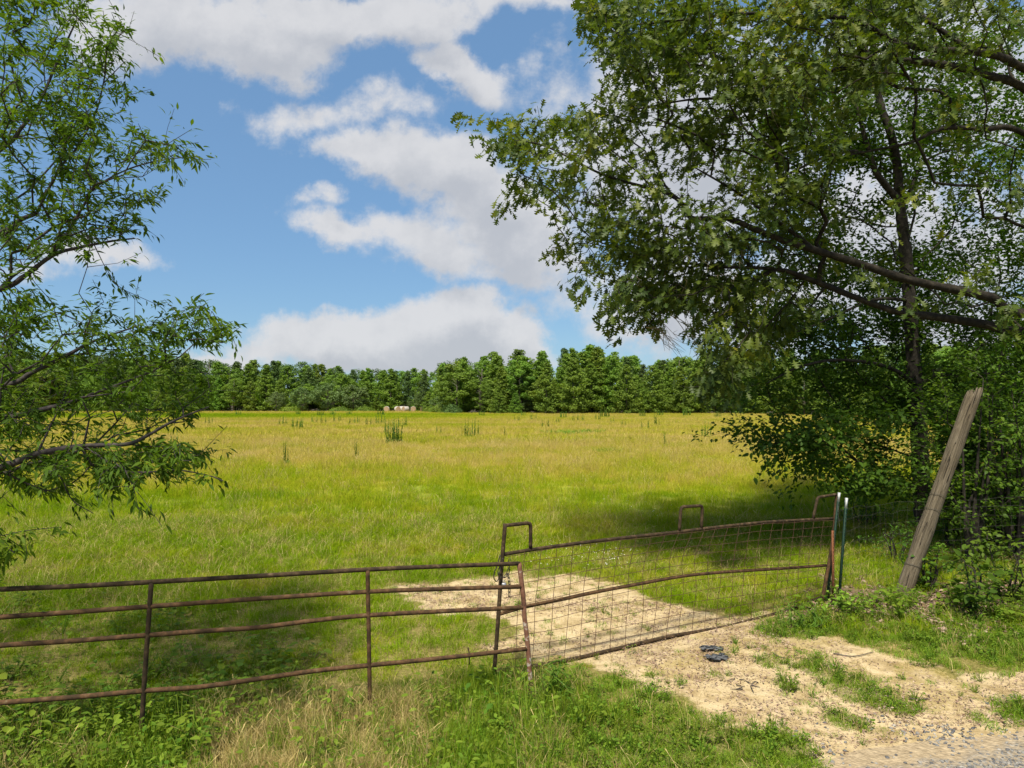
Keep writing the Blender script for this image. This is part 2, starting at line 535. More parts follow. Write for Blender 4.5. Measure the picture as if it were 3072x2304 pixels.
def field_grass_mat(name, shift=0.0, spread=0.5, transl=0.3):
    m, kk, o = new_mat(name)
    g = kk.n('ShaderNodeNewGeometry')
    oi = kk.n('ShaderNodeObjectInfo')
    r = kk.m('ADD', kk.m('MULTIPLY', g.outputs['Random Per Island'], 0.65), kk.m('MULTIPLY', oi.outputs['Random'], 0.35))
    ex = kk.m('MULTIPLY_ADD', r, spread, shift - spread / 2)
    f = field_color(kk, g.outputs['Position'], ex)
    c = kk.ramp(f, FIELD_STOPS)
    p = principled(kk, c, 0.8, spec=0.06)
    t = kk.n('ShaderNodeBsdfTranslucent', None, {'Color': c}).outputs[0]
    mx = kk.n('ShaderNodeMixShader', None, {0: transl, 1: p, 2: t}).outputs[0]
    m.node_tree.links.new(mx, o.inputs[0])
    return m


M['field_grass'] = field_grass_mat('field_grass', 0.0, 0.5)
M['near_grass'] = field_grass_mat('near_grass', 0.02, 0.55)
M['verge_grass'] = leaf_mat('verge_grass', [(0.0, (0.115, 0.215, 0.008)), (0.6, (0.18, 0.295, 0.011)), (1.0, (0.28, 0.36, 0.025))], 0.33, 0.6, tr_tint=(1, 1.05, 0.6))
M['dry_grass'] = leaf_mat('dry_grass', [(0.0, (0.25, 0.18, 0.055)), (0.6, (0.46, 0.355, 0.13)), (1.0, (0.62, 0.50, 0.23))], 0.25, 0.7, hue=0.0, tr_tint=(1, 1, .9))
M['moss'] = leaf_mat('moss', [(0.0, (0.13, 0.12, 0.012)), (1.0, (0.24, 0.20, 0.03))], 0.2, 0.8, hue=0.0)

# ------------------------------------------------------------------ ground
SOIL = [
    [(1190, 1795), (1290, 1755), (1400, 1735), (1560, 1718), (1700, 1735), (1800, 1762), (1960, 1795), (2090, 1802), (2180, 1832), (2300, 1850), (2380, 1865),
     (2480, 1915), (2600, 1962), (2800, 1992), (3072, 2012), (3700, 2040), (3700, 2600), (2600, 2600), (2480, 2345), (2420, 2300), (2300, 2260), (2180, 2262), (2040, 2240), (1930, 2215),
     (1850, 2110), (1740, 2060), (1660, 2025), (1590, 2000), (1500, 1985), (1440, 1930), (1400, 1850), (1300, 1830)],
    [(205, 1905), (262, 1895), (280, 1915), (230, 1922)],
    [(75, 1920), (110, 1918), (108, 1928), (78, 1930)],
]
GREEN = [
    [(2370, 1998), (2450, 1983), (2530, 2030), (2620, 2058), (2700, 2088), (2765, 2130), (2740, 2165), (2650, 2162), (2560, 2132), (2480, 2092), (2420, 2042)],
    [(1650, 2304), (1700, 2190), (1900, 2180), (2040, 2165), (2160, 2205), (2290, 2180), (2420, 2228), (2430, 2285), (2300, 2330), (1900, 2500)],
    [(2545, 1880), (2700, 1850), (2900, 1875), (3072, 1880), (3500, 1890), (3500, 2030), (3072, 2005), (2900, 1985), (2750, 1960), (2600, 1935)],
    [(2450, 2150), (2510, 2148), (2545, 2180), (2520, 2205), (2470, 2195)],
    [(2848, 2140), (2910, 2135), (2935, 2165), (2880, 2180)],
    [(2985, 2120), (3060, 2090), (3100, 2140), (3040, 2180), (2990, 2170)],
    [(2255, 1985), (2310, 1975), (2340, 2000), (2290, 2010)],
    [(2275, 2060), (2330, 2045), (2350, 2075), (2300, 2100)],
    [(1800, 2040), (1860, 2035), (1870, 2060), (1820, 2070)],
    [(1880, 2070), (1960, 2085), (1950, 2130), (1890, 2120)],
    [(2300, 1860), (2350, 1830), (2440, 1850), (2480, 1900), (2400, 1915), (2320, 1895)],
]
LITTER = [[(2560, 1790), (2700, 1760), (3072, 1740), (3500, 1700), (3500, 1880), (3072, 1885), (2900, 1880), (2760, 1890), (2650, 1850)],
          [(2400, 1800), (2560, 1740), (2620, 1780), (2560, 1840), (2440, 1870)]]
MOSS = [[(2480, 1930), (2580, 1945), (2760, 1960), (2790, 1990), (2700, 2010), (2560, 1995), (2480, 1965)],
        [(1790, 1990), (1950, 1960), (2110, 1950), (2130, 1980), (2050, 2020), (1960, 2040), (1870, 2030)],
        [(2150, 1900), (2330, 1890), (2450, 1930), (2400, 1980), (2250, 1960)], [(2600, 2010), (2850, 2020), (3072, 2060), (3072, 2110), (2850, 2070), (2700, 2060)],
        [(1380, 1790), (1500, 1760), (1530, 1800), (1440, 1840)], [(2050, 1810), (2200, 1840), (2300, 1870), (2160, 1890)]]


def warp_px(x, y, amt=26, seed=3):
    """photo position of a ground point, its edge broken up by noise"""
    a = amt / 26.0
    dx = (fbm(x, y, 0.8, seed) - 0.5) * 2.6 * a + (fbm(x, y, 3.5, seed + 31) - 0.5) * 1.3 * a
    dy = (fbm(x, y, 0.8, seed + 62) - 0.5) * 2.6 * a + (fbm(x, y, 3.5, seed + 93) - 0.5) * 1.3 * a
    px, py = project(np.stack([x + dx, y + dy, np.zeros_like(x)], -1))
    return px, py


def mask(x, y, polys, amt=26, seed=3):
    px, py = warp_px(x, y, amt, seed)
    r = np.zeros(np.shape(x), bool)
    for p in polys:
        r |= inpoly(px, py, p)
    return r & (np.asarray(y) > 3.0)


def soft(x, y, polys, amt=26, seed=3, reach=0.22):
    """0..1: how far inside a zone a point lies, its border fading over a few hand widths"""
    t = 0.0
    for ax, ay in ((0, 0), (1, 0), (-1, 0), (0, 1), (0, -1), (.6, .6), (-.6, .6), (.6, -.6), (-.6, -.6)):
        t = t + mask(x + ax * reach, y + ay * reach * 1.4, polys, amt, seed)
    return t / 9.0


ROAD_A, ROAD_B = G(2430, 2304)[:2], G(3072, 2180)[:2]
rd = (ROAD_B - ROAD_A) / np.linalg.norm(ROAD_B - ROAD_A)
rn = np.array([-rd[1], rd[0]])          # points away from the road, towards the field


def road_dist(x, y):
    """metres from the road's edge, positive on the field side"""
    return (np.asarray(x) - ROAD_A[0]) * rn[0] + (np.asarray(y) - ROAD_A[1]) * rn[1]


GA, GB = G(1483, 2020)[:2], G(2462, 1800)[:2]
GL = float(np.linalg.norm(GB - GA))
GD = (GB - GA) / GL


def relief(x, y):
    z = (fbm(x, y, 0.9, 5) - 0.5) * 0.10 + (fbm(x, y, 4.0, 8) - 0.5) * 0.055 + (fbm(x, y, 11.0, 18, 2) - 0.5) * 0.022
    z = z * np.clip(road_dist(x, y) / 1.2, 0, 1)
    fade = np.clip((np.asarray(y) - 3.0) / 2.0, 0, 1) * np.clip((26 - np.asarray(y)) / 8.0, 0, 1)
    z = z * fade
    # the gates stand in a shallow worn hollow
    x, y = np.asarray(x, float), np.asarray(y, float)
    t = np.clip(((x - GA[0]) * GD[0] + (y - GA[1]) * GD[1]), -0.3, GL)
    d2 = (x - GA[0] - GD[0] * t) ** 2 + (y - GA[1] - GD[1] * t) ** 2
    w = np.exp(-d2 / 0.30)
    return z * (1 - w) - 0.060 * w


def make_ground():
    fx = np.arange(-9, 13.01, 0.055)
    xs = np.concatenate([[-1500, -700, -300, -150, -80, -50, -32, -22, -15, -11], fx, [15, 19, 25, 34, 50, 80, 150, 300, 700, 1500]])
    fy = np.concatenate([np.arange(4.4, 14, 0.05), np.arange(14, 26, 0.18)])
    ys = np.concatenate([[-600, -200, -60, -20, -8, -2, 2, 3.4], fy, [28, 32, 38, 48, 60, 80, 110, 150, 200, 300, 500, 900, 1600]])
    X, Y = np.meshgrid(xs, ys)
    Z = relief(X, Y)
    V = np.stack([X, Y, Z], -1).reshape(-1, 3)
    nx, ny = len(xs), len(ys)
    i = np.arange((ny - 1) * (nx - 1))
    r, c = i // (nx - 1), i % (nx - 1)
    Fq = np.stack([r * nx + c, r * nx + c + 1, (r + 1) * nx + c + 1, (r + 1) * nx + c], 1)
    me = mesh_from('ground', V, Fq.ravel(), np.full(len(Fq), 4), True)

    def attr(name, m):
        a = m.astype(np.float32).reshape(ny, nx)
        for _ in range(3):
            b = a.copy()
            b[1:-1, 1:-1] = (a[1:-1, 1:-1] * 2 + a[:-2, 1:-1] + a[2:, 1:-1] + a[1:-1, :-2] + a[1:-1, 2:]) / 6
            a = b
        at = me.attributes.new(name, 'FLOAT', 'POINT')
        at.data.foreach_set('value', a.ravel())
    xf, yf = V[:, 0], V[:, 1]
    attr('soil', mask(xf, yf, SOIL, 24))
    attr('green', mask(xf, yf, GREEN, 7, 9))
    attr('litter', mask(xf, yf, LITTER, 26, 4))
    attr('moss', mask(xf, yf, MOSS, 30, 6))
    m, kk, o = new_mat('ground')
    pos = kk.n('ShaderNodeNewGeometry').outputs['Position']

    def at(nm):
        return kk.n('ShaderNodeAttribute', {'attribute_name': nm}).outputs['Fac']
    ripe = field_color(kk, pos)
    turf = kk.ramp(ripe, FIELD_STOPS)
    near = kk.noise(pos, 22.0, 6, 0.8)
    yv = kk.n('ShaderNodeSeparateXYZ', None, {0: pos}).outputs[1]
    thatch = kk.ramp(near, [(0.32, (0.07, 0.065, 0.018)), (0.5, (0.17, 0.14, 0.045)), (0.68, (0.36, 0.28, 0.12))])
    turf = kk.mix(kk.m('SUBTRACT', 0.95, kk.m('MULTIPLY', kk.smooth(yv, 11, 30), 0.75)), turf, thatch)
    f1 = kk.noise(pos, 3.0, 6, 0.7)
    f2 = kk.noise(pos, 42.0, 4, 0.7)
    f3 = kk.noise(pos, 150.0, 2, 0.6)
    sand = kk.ramp(f1, [(0.30, (0.22, 0.155, 0.07)), (0.42, (0.38, 0.285, 0.15)), (0.53, (0.50, 0.39, 0.225)), (0.75, (0.57, 0.46, 0.285))])
    sand = kk.mix(kk.m('MULTIPLY', kk.smooth(f2, 0.54, 0.70), 0.7), sand, (0.17, 0.12, 0.055))
    sand = kk.mix(kk.m('MULTIPLY', kk.smooth(f3, 0.60, 0.72), 0.55), sand, (0.13, 0.095, 0.06))
    f4 = kk.noise(pos, 11.0, 5, 0.7)
    sand = kk.mix(kk.m('MULTIPLY', kk.smooth(f4, 0.53, 0.68), 0.55), sand, (0.22, 0.16, 0.06))
    mossc = kk.ramp(f2, [(0.36, (0.12, 0.09, 0.025)), (0.5, (0.30, 0.225, 0.075)), (0.64, (0.46, 0.36, 0.17))])
    edge = kk.m('ADD', kk.m('MULTIPLY', kk.m('SUBTRACT', f1, 0.5), 0.9), kk.m('MULTIPLY', kk.m('SUBTRACT', kk.noise(pos, 14.0, 4, 0.7), 0.5), 1.0))
    sm = kk.smooth(kk.m('ADD', at('soil'), edge), 0.25, 0.75)
    mm = kk.smooth(kk.m('ADD', at('moss'), kk.m('MULTIPLY', kk.m('ADD', kk.m('SUBTRACT', f2, 0.5), kk.m('SUBTRACT', f4, 0.5)), 1.6)), 0.35, 0.9)
    gm = kk.m('MULTIPLY', kk.smooth(kk.m('ADD', at('green'), edge), 0.3, 0.8), 0.75)
    c = kk.mix(sm, turf, sand)
    c = kk.mix(kk.m('MULTIPLY', mm, 0.62), c, mossc)
    c = kk.mix(gm, c, kk.ramp(f2, [(0.3, (0.06, 0.065, 0.018)), (0.5, (0.15, 0.15, 0.045)), (0.68, (0.36, 0.29, 0.14))]))
    lit = kk.ramp(f2, [(0.3, (0.09, 0.055, 0.035)), (0.55, (0.20, 0.135, 0.09)), (0.75, (0.36, 0.27, 0.2))])
    c = kk.mix(kk.m('MULTIPLY', kk.smooth(kk.m('ADD', at('litter'), edge), 0.3, 0.8), 0.9), c, lit)
    spx = kk.n('ShaderNodeSeparateXYZ', None, {0: pos})
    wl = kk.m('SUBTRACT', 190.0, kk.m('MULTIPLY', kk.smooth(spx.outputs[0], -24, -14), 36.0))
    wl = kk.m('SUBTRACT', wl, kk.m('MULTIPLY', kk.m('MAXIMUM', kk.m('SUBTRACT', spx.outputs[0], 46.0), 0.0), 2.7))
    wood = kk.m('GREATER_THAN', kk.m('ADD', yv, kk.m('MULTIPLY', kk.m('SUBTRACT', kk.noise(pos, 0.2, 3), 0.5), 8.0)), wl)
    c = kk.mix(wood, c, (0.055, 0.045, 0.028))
    hgt = kk.m('ADD', kk.m('MULTIPLY', f1, 1.2), kk.m('ADD', kk.m('MULTIPLY', f2, 0.35), kk.m('MULTIPLY', f3, 0.12)))
    s = principled(kk, c, 0.95, hgt, 0.6, 0.05, spec=0.1)
    m.node_tree.links.new(s, o.inputs[0])
    me.materials.append(m)
    ob = link('ground', me)
    ob['kind'] = 'structure'
    # gravel road: a sheet a little above the soil
    mr, kk, o = new_mat('gravel_road')
    pos = kk.n('ShaderNodeNewGeometry').outputs['Position']
    vo = kk.n('ShaderNodeTexVoronoi', {'feature': 'F1'}, {'Vector': pos, 'Scale': 34.0, 'Randomness': 1.0})
    st = kk.ramp(kk.n('ShaderNodeSeparateColor', None, {0: vo.outputs['Color']}).outputs[0],
                 [(0.0, (0.09, 0.09, 0.09)), (0.5, (0.17, 0.165, 0.155)), (1.0, (0.30, 0.28, 0.25))])
    dirt = kk.ramp(kk.noise(pos, 14, 5, 0.7), [(0.3, (0.22, 0.165, 0.10)), (0.7, (0.44, 0.345, 0.22))])
    sp = kk.n('ShaderNodeSeparateXYZ', None, {0: pos})
    dd = kk.m('ADD', kk.m('MULTIPLY', kk.m('SUBTRACT', sp.outputs[0], float(ROAD_A[0])), float(rn[0])),
              kk.m('MULTIPLY', kk.m('SUBTRACT', sp.outputs[1], float(ROAD_A[1])), float(rn[1])))
    band = kk.smooth(kk.m('ADD', dd, kk.m('MULTIPLY', kk.m('SUBTRACT', kk.noise(pos, 3, 4), 0.5), 0.5)), -0.30, -0.14)
    gaps = kk.smooth(vo.outputs['Distance'], 0.25, 0.6)
    c = kk.mix(kk.m('MAXIMUM', band, kk.m('MULTIPLY', gaps, 0.7)), st, dirt)
    s = principled(kk, c, 0.9, kk.m('SUBTRACT', 1.0, vo.outputs['Distance']), 0.7, 0.02, spec=0.2)
    mr.node_tree.links.new(s, o.inputs[0])
    n = 700
    t = np.linspace(-16, 20, n)
    wob = (fbm(t, t * 0, 0.8, 2, 7) - 0.5) * 0.55
    e0 = ROAD_A + np.outer(t, rd) + np.outer(wob, rn)
    e1 = e0 - np.outer(np.full(n, 4.6), rn)
    V = np.concatenate([np.c_[e0, np.full(n, 0.004)], np.c_[e1, np.full(n, 0.004)]])
    Fq = np.stack([np.arange(n - 1), np.arange(1, n), np.arange(1, n) + n, np.arange(n - 1) + n], 1)[:, ::-1]
    mer = mesh_from('road', V, Fq.ravel(), np.full(n - 1, 4))
    mer.materials.append(mr)
    link('road', mer)['kind'] = 'structure'


make_ground()

# ------------------------------------------------------------------ grass and other stuff nobody could count
TEMPL = bpy.data.collections.new('templates')     # not linked: only instanced by the stuff below


def blades(n, rad, h0, h1, w, lean=0.35, seed=0, bend=0.5, heads=0.0, base_z=-0.02, hw=2.6):
    """n grass blades of a tuft: a quad and a tip, a few end in a seed head; returns V, faces"""
    rg = np.random.default_rng(seed)
    V, L, S = [], [], []
    for i in range(n):
        a = rg.uniform(0, 2 * PI)
        r = rad * math.sqrt(rg.uniform())
        b = np.array([r * math.cos(a), r * math.sin(a), base_z])
        h = rg.uniform(h0, h1)
        az = rg.uniform(0, 2 * PI)
        le = rg.uniform(0.1, 1.0) * lean
        d = np.array([math.cos(az), math.sin(az), 0])
        q = rg.uniform(0, 2 * PI)
        s = np.array([math.cos(q), math.sin(q), 0]) * w * rg.uniform(0.6, 1.2) * 0.5
        m1 = b + d * h * le * 0.35 + np.array([0, 0, h * 0.55])
        tip = b + d * h * le * (1 + bend * rg.uniform(0, 1)) + np.array([0, 0, h * (1 - 0.35 * le)])
        k0 = len(V)
        if rg.uniform() < heads:
            s2 = s * 0.45
            hd = s * hw
            e = tip + (tip - m1) * 0.12
            V += [b - s2, b + s2, m1 + s2, m1 - s2, tip - (tip - m1) * 0.35 + s2, tip - (tip - m1) * 0.35 - s2, tip + hd * .5, tip - hd * .5, e]
            L += [k0, k0 + 1, k0 + 2, k0 + 3, k0 + 3, k0 + 2, k0 + 4, k0 + 5, k0 + 5, k0 + 4, k0 + 6, k0 + 7, k0 + 7, k0 + 6, k0 + 8]
            S += [4, 4, 4, 3]
        else:
            V += [b - s, b + s, m1 + s * .75, m1 - s * .75, tip]
            L += [k0, k0 + 1, k0 + 2, k0 + 3, k0 + 3, k0 + 2, k0 + 4]
            S += [4, 3]
    return np.array(V), L, S


def leafy(n, h0, h1, ll, lw, seed, rad=0.06):
    """a small broad-leaved plant: ovate leaves on thin stalks"""
    rg = np.random.default_rng(seed)
    V, L, S = [], [], []
    for i in range(n):
        az = rg.uniform(0, 2 * PI)
        h = rg.uniform(h0, h1)
        out = rg.uniform(0.2, 1) * rad + h * rg.uniform(0.1, 0.5)
        p = np.array([math.cos(az) * out, math.sin(az) * out, h])
        l = ll * rg.uniform(0.6, 1.15)
        az2 = az + rg.normal(0, 0.6)
        d = np.array([math.cos(az2), math.sin(az2), rg.uniform(-0.5, 0.15)])
        d /= np.linalg.norm(d)
        sd = np.array([-math.sin(az2), math.cos(az2), rg.normal(0, 0.25)])
        w = lw * l / ll
        k0 = len(V)
        nz = np.cross(d, sd)
        V += [p, p + d * l * .3 + sd * w * .5 + nz * w * .15, p + d * l * .68 + sd * w * .42 + nz * w * .12, p + d * l,
              p + d * l * .68 - sd * w * .42 + nz * w * .12, p + d * l * .3 - sd * w * .5 + nz * w * .15, p + d * l * .5]
        L += [k0, k0 + 6, k0 + 1, k0 + 1, k0 + 6, k0 + 2, k0 + 2, k0 + 6, k0 + 3, k0 + 3, k0 + 6, k0 + 4, k0 + 4, k0 + 6, k0 + 5, k0 + 5, k0 + 6, k0]
        S += [3] * 6
        st = len(V)
        b0 = np.array([rg.normal(0, .01), rg.normal(0, .01), -0.02])
        q = np.array([0.0025, 0, 0])
        V += [b0 - q, b0 + q, p + q, p - q]
        L += [st, st + 1, st + 2, st + 3]
        S += [4]
    return np.array(V), L, S


def template(coll, name, data, mat):
    V, L, S = data
    me = mesh_from(name, V, L, S)
    me.materials.append(mat)
    o = bpy.data.objects.new(name, me)
    coll.objects.link(o)


def templ_coll(name, items):
    c = bpy.data.collections.new(name)
    for i, (data, mat) in enumerate(items):
        template(c, '%s_tuft_%02d' % (name, i), data, mat)
    return c


def scatter(name, pts, scl, idx, coll, label=None, cat=None, tilt=0.12):
    n = len(pts)
    me = bpy.data.meshes.new(name)
    me.vertices.add(n)
    me.vertices.foreach_set('co', np.ascontiguousarray(pts, np.float32).ravel())
    a = me.attributes.new('scl', 'FLOAT', 'POINT')
    a.data.foreach_set('value', np.ascontiguousarray(scl, np.float32))
    a = me.attributes.new('idx', 'INT', 'POINT')
    a.data.foreach_set('value', np.ascontiguousarray(idx, np.int32))
    rot = np.stack([RNG.normal(0, tilt, n), RNG.normal(0, tilt, n), RNG.uniform(0, 2 * PI, n)], 1)
    a = me.attributes.new('rot', 'FLOAT_VECTOR', 'POINT')
    a.data.foreach_set('vector', np.ascontiguousarray(rot, np.float32).ravel())
    o = bpy.data.objects.new(name, me)
    COL.objects.link(o)
    ng = bpy.data.node_groups.new(name + '_scatter', 'GeometryNodeTree')
    ng.interface.new_socket('Geometry', in_out='INPUT', socket_type='NodeSocketGeometry')
    ng.interface.new_socket('Geometry', in_out='OUTPUT', socket_type='NodeSocketGeometry')
    N, Lk = ng.nodes, ng.links
    gi, go = N.new('NodeGroupInput'), N.new('NodeGroupOutput')
    ci = N.new('GeometryNodeCollectionInfo')
    ci.inputs['Collection'].default_value = coll
    ci.inputs['Separate Children'].default_value = True
    ci.inputs['Reset Children'].default_value = True
    ip = N.new('GeometryNodeInstanceOnPoints')
    ip.inputs['Pick Instance'].default_value = True

    def na(nm, ty):
        x = N.new('GeometryNodeInputNamedAttribute')
        x.data_type = ty
        x.inputs['Name'].default_value = nm
        return x.outputs['Attribute']
    Lk.new(gi.outputs[0], ip.inputs['Points'])
    Lk.new(ci.outputs[0], ip.inputs['Instance'])
    Lk.new(na('idx', 'INT'), ip.inputs['Instance Index'])
    Lk.new(na('rot', 'FLOAT_VECTOR'), ip.inputs['Rotation'])
    Lk.new(na('scl', 'FLOAT'), ip.inputs['Scale'])
    Lk.new(ip.outputs[0], go.inputs[0])
    md = o.modifiers.new('scatter', 'NODES')
    md.node_group = ng
    o['kind'] = 'stuff'
    return tag(o, label, cat)


def rand_ground(y0, y1, dens, margin=2.0):
    """random points of a strip of ground between distances y0 and y1 within (and a bit beside) the view"""
    w = lambda y: 0.80 * y + margin
    n = int((y1 - y0) * (w(y0) + w(y1)) * dens)
    y = y0 + (y1 - y0) * RNG.uniform(0, 1, n * 2)
    x = RNG.uniform(-1, 1, n * 2) * w(y1)
    ok = np.abs(x) < w(y)
    return x[ok], y[ok]


def stuff_all():
    # --- field grass
    near = templ_coll('near_grass', [
        (blades(48, 0.15, 0.07, 0.20, 0.0070, 1.1, 1, 0.8), M['near_grass']),
        (blades(44, 0.16, 0.06, 0.18, 0.0080, 1.3, 2, 0.8), M['near_grass']),
        (blades(40, 0.14, 0.10, 0.28, 0.0060, 0.8, 3, 0.7, 0.25), M['near_grass']),
        (blades(18, 0.16, 0.14, 0.34, 0.0045, 0.8, 4, 0.7, 0.6), M['dry_grass'])])
    x, y = rand_ground(6.2, 17, 70)
    sf = soft(x, y, SOIL, 24)
    soil = (RNG.uniform(0, 1, len(x)) < np.clip(sf * 1.5 - 0.1, 0, 0.96)) | mask(x, y, LITTER, 26, 4) | mask(x, y, MOSS, 30, 6)
    # the foreground in front of the gates belongs to the verge
    px, py = project(np.stack([x, y, 0 * x], -1))
    ok = ~soil & ~(inpoly(px, py, [(-500, 2190), (430, 2150), (1110, 2090), (1600, 2050), (1700, 2000), (3600, 1840), (3600, 2600), (-500, 2600)]))
    dens = fbm(x, y, 0.7, 21)
    ok &= RNG.uniform(0, 1, len(x)) < 0.45 + dens
    x, y, sf = x[ok], y[ok], sf[ok]
    h = fbm(x, y, 0.5, 12)
    scl = (0.55 + 0.8 * h) * RNG.uniform(0.75, 1.25, len(x)) * np.clip(0.62 + (y - 7) / 18, 0.62, 1.15) * (1 - 0.6 * sf)
    idx = RNG.choice(4, len(x), p=[0.33, 0.31, 0.18, 0.18])
    scatter('grass', np.c_[x, y, relief(x, y)], scl, idx, near, 'short green grass growing in the field right behind the gates', 'grass')
    mid = templ_coll('field_grass', [
        (blades(100, 0.42, 0.12, 0.32, 0.012, 0.9, 5, 0.7, 0.1), M['field_grass']),
        (blades(90, 0.45, 0.16, 0.42, 0.011, 0.8, 6, 0.6, 0.4), M['field_grass']),
        (blades(60, 0.40, 0.25, 0.60, 0.010, 0.45, 7, 0.5, 0.6), M['field_grass']),
        (blades(24, 0.45, 0.35, 0.70, 0.009, 0.4, 8, 0.5, 0.8), M['dry_grass'])])
    x, y = rand_ground(15.5, 48, 9.0, 3)
    h = fbm(x, y, 0.25, 14)
    scl = (0.45 + 0.75 * h) * RNG.uniform(0.7, 1.25, len(x)) * np.clip(0.75 + (y - 15) / 50, 0.75, 1.1)
    idx = RNG.choice(4, len(x), p=[0.4, 0.3, 0.22, 0.08])
    scatter('meadow_grass', np.c_[x, y, 0 * x], scl, idx, mid, 'yellowing knee high meadow grass in the middle of the field', 'grass')
    far = templ_coll('far_grass', [
        (blades(110, 1.1, 0.25, 0.55, 0.035, 0.5, 9, 0.5), M['field_grass']),
        (blades(110, 1.1, 0.30, 0.62, 0.030, 0.45, 10, 0.5, 0.3), M['field_grass'])])
    x, y = rand_ground(47, 205, 1.15, 6)
    wl = np.where(x < -18, 177, 153) - np.maximum(x - 46, 0) * 2.7
    x, y = x[y < wl], y[y < wl]
    scl = RNG.uniform(0.65, 1.1, len(x))
    scatter('straw_grass', np.c_[x, y, 0 * x], scl, RNG.choice(2, len(x)), far, 'straw coloured tall grass in the far half of the field', 'grass', 0.05)
    # --- verge in front of the gates
    verge = templ_coll('verge', [
        (blades(30, 0.10, 0.12, 0.34, 0.006, 0.55, 21, 0.6), M['verge_grass']),
        (blades(24, 0.10, 0.10, 0.26, 0.008, 0.8, 22, 0.7), M['verge_grass']),
        (blades(22, 0.12, 0.20, 0.48, 0.004, 0.6, 23, 0.8, 0.35, hw=3.2), M['dry_grass']),
        (blades(30, 0.14, 0.05, 0.22, 0.005, 1.3, 24, 0.8), M['dry_grass']),
        (leafy(12, 0.05, 0.22, 0.075, 0.045, 25), M['broad_leaf']),
        (leafy(16, 0.08, 0.30, 0.055, 0.024, 26), M['broad_leaf'])])
    x, y = rand_ground(4.6, 8.6, 180, 1.2)
    px, py = project(np.stack([x, y, 0 * x], -1))
    ok = inpoly(px, py, [(-900, 2180), (430, 2135), (1110, 2075), (1500, 2000), (1600, 2000), (1720, 2060), (1850, 2115), (1930, 2170), (1780, 2190), (1690, 2230), (1640, 2300), (1640, 2900), (-900, 2900)])
    ok &= RNG.uniform(0, 1, len(x)) > np.clip(soft(x, y, SOIL, 24) * 1.4 - 0.1, 0, 0.97)
    patch = fbm(x, y, 1.1, 41)
    ok &= RNG.uniform(0, 1, len(x)) < 0.62 + 0.6 * fbm(x, y, 1.6, 44)
    x, y, px, patch = x[ok], y[ok], px[ok], patch[ok]
    dry = np.clip((patch - 0.36) * 5, 0, 1) * np.clip((px - 150) / 500, 0.35, 1) * np.where(px > 1450, 0.45, 1)
    u = RNG.uniform(0, 1, len(x))
    left = np.clip((900 - px) / 700, 0, 1)
    idx = np.where(u < 0.70 * dry, RNG.choice([2, 3], len(x), p=[.42, .58]),
                   np.where(RNG.uniform(0, 1, len(x)) < 0.10 + 0.28 * left, RNG.choice([4, 5], len(x)), RNG.choice([0, 1], len(x))))
    scl = RNG.uniform(0.5, 1.1, len(x)) * np.where(idx >= 4, 1.1, 0.85)
    scatter('verge_grass', np.c_[x, y, relief(x, y)], scl, idx, verge, 'rough mixed green and straw dry grass along the roadside in front of the pipe gate', 'grass')
    # --- vivid low grass on the bare soil
    turf = templ_coll('turf', [
        (blades(44, 0.07, 0.02, 0.08, 0.005, 1.2, 31, 0.8), M['verge_grass']),
        (blades(36, 0.08, 0.03, 0.11, 0.005, 1.1, 32, 0.8), M['verge_grass']),
        (leafy(18, 0.02, 0.10, 0.03, 0.016, 33, 0.05), M['broad_leaf']),
        (blades(10, 0.08, 0.10, 0.26, 0.004, 0.6, 34, 0.7, 0.3), M['dry_grass'])])
    x, y = rand_ground(4.8, 11.5, 260, 2)
    g = RNG.uniform(0, 1, len(x)) < np.clip(soft(x, y, GREEN, 7, 9, 0.12) * 1.5 - 0.2, 0, 1) * np.clip((fbm(x, y, 2.6, 51) - 0.26) * 5.0, 0.5, 1)
    px, py = project(np.stack([x, y, 0 * x], -1))
    bare = soft(x, y, SOIL, 24)
    rim = inpoly(px, py, [(1500, 1990), (1680, 1990), (1900, 2050), (2560, 2290), (2420, 2700), (1450, 2700)]) | inpoly(px, py, [(2380, 1850), (3700, 1840), (3700, 2080), (2900, 2040), (2480, 1950)])
    g |= rim & (RNG.uniform(0, 1, len(x)) < np.clip(0.75 - bare, 0, 1) * np.clip((fbm(x, y, 2.0, 57) - 0.2) * 3.5, 0.2, 1))
    x, y = x[g], y[g]
    scl = RNG.uniform(0.6, 1.3, len(x))
    scatter('low_grass', np.c_[x, y, relief(x, y)], scl, RNG.choice(4, len(x), p=[.4, .34, .2, .06]), turf, 'vivid green low grass in patches on the bare sandy soil', 'grass')
    # thin sprigs over the bare soil
    x, y = rand_ground(4.9, 12, 42, 2)
    s = mask(x, y, SOIL, 24) & (road_dist(x, y) > 0.15)
    s &= RNG.uniform(0, 1, len(x)) < np.clip((fbm(x, y, 1.5, 61) - 0.42) * 3.5, 0.04, 1)
    x, y = x[s], y[s]
    scatter('sparse_grass', np.c_[x, y, relief(x, y)], RNG.uniform(0.35, 1.0, len(x)), RNG.choice(4, len(x), p=[.3, .2, .2, .3]), turf,
            'thin scattered sprigs of grass on the bare sandy track', 'grass')
    # --- shaded broad-leaved weeds by the pipe gate
    weeds = templ_coll('weeds', [
        (leafy(14, 0.06, 0.30, 0.10, 0.065, 35, 0.10), M['broad_leaf']),
        (leafy(20, 0.08, 0.34, 0.075, 0.035, 36, 0.10), M['broad_leaf']),
        (leafy(10, 0.05, 0.22, 0.12, 0.09, 37, 0.10), M['broad_leaf'])])
    x, y = rand_ground(5.6, 10.5, 30, 2)
    px, py = project(np.stack([x, y, 0 * x], -1))
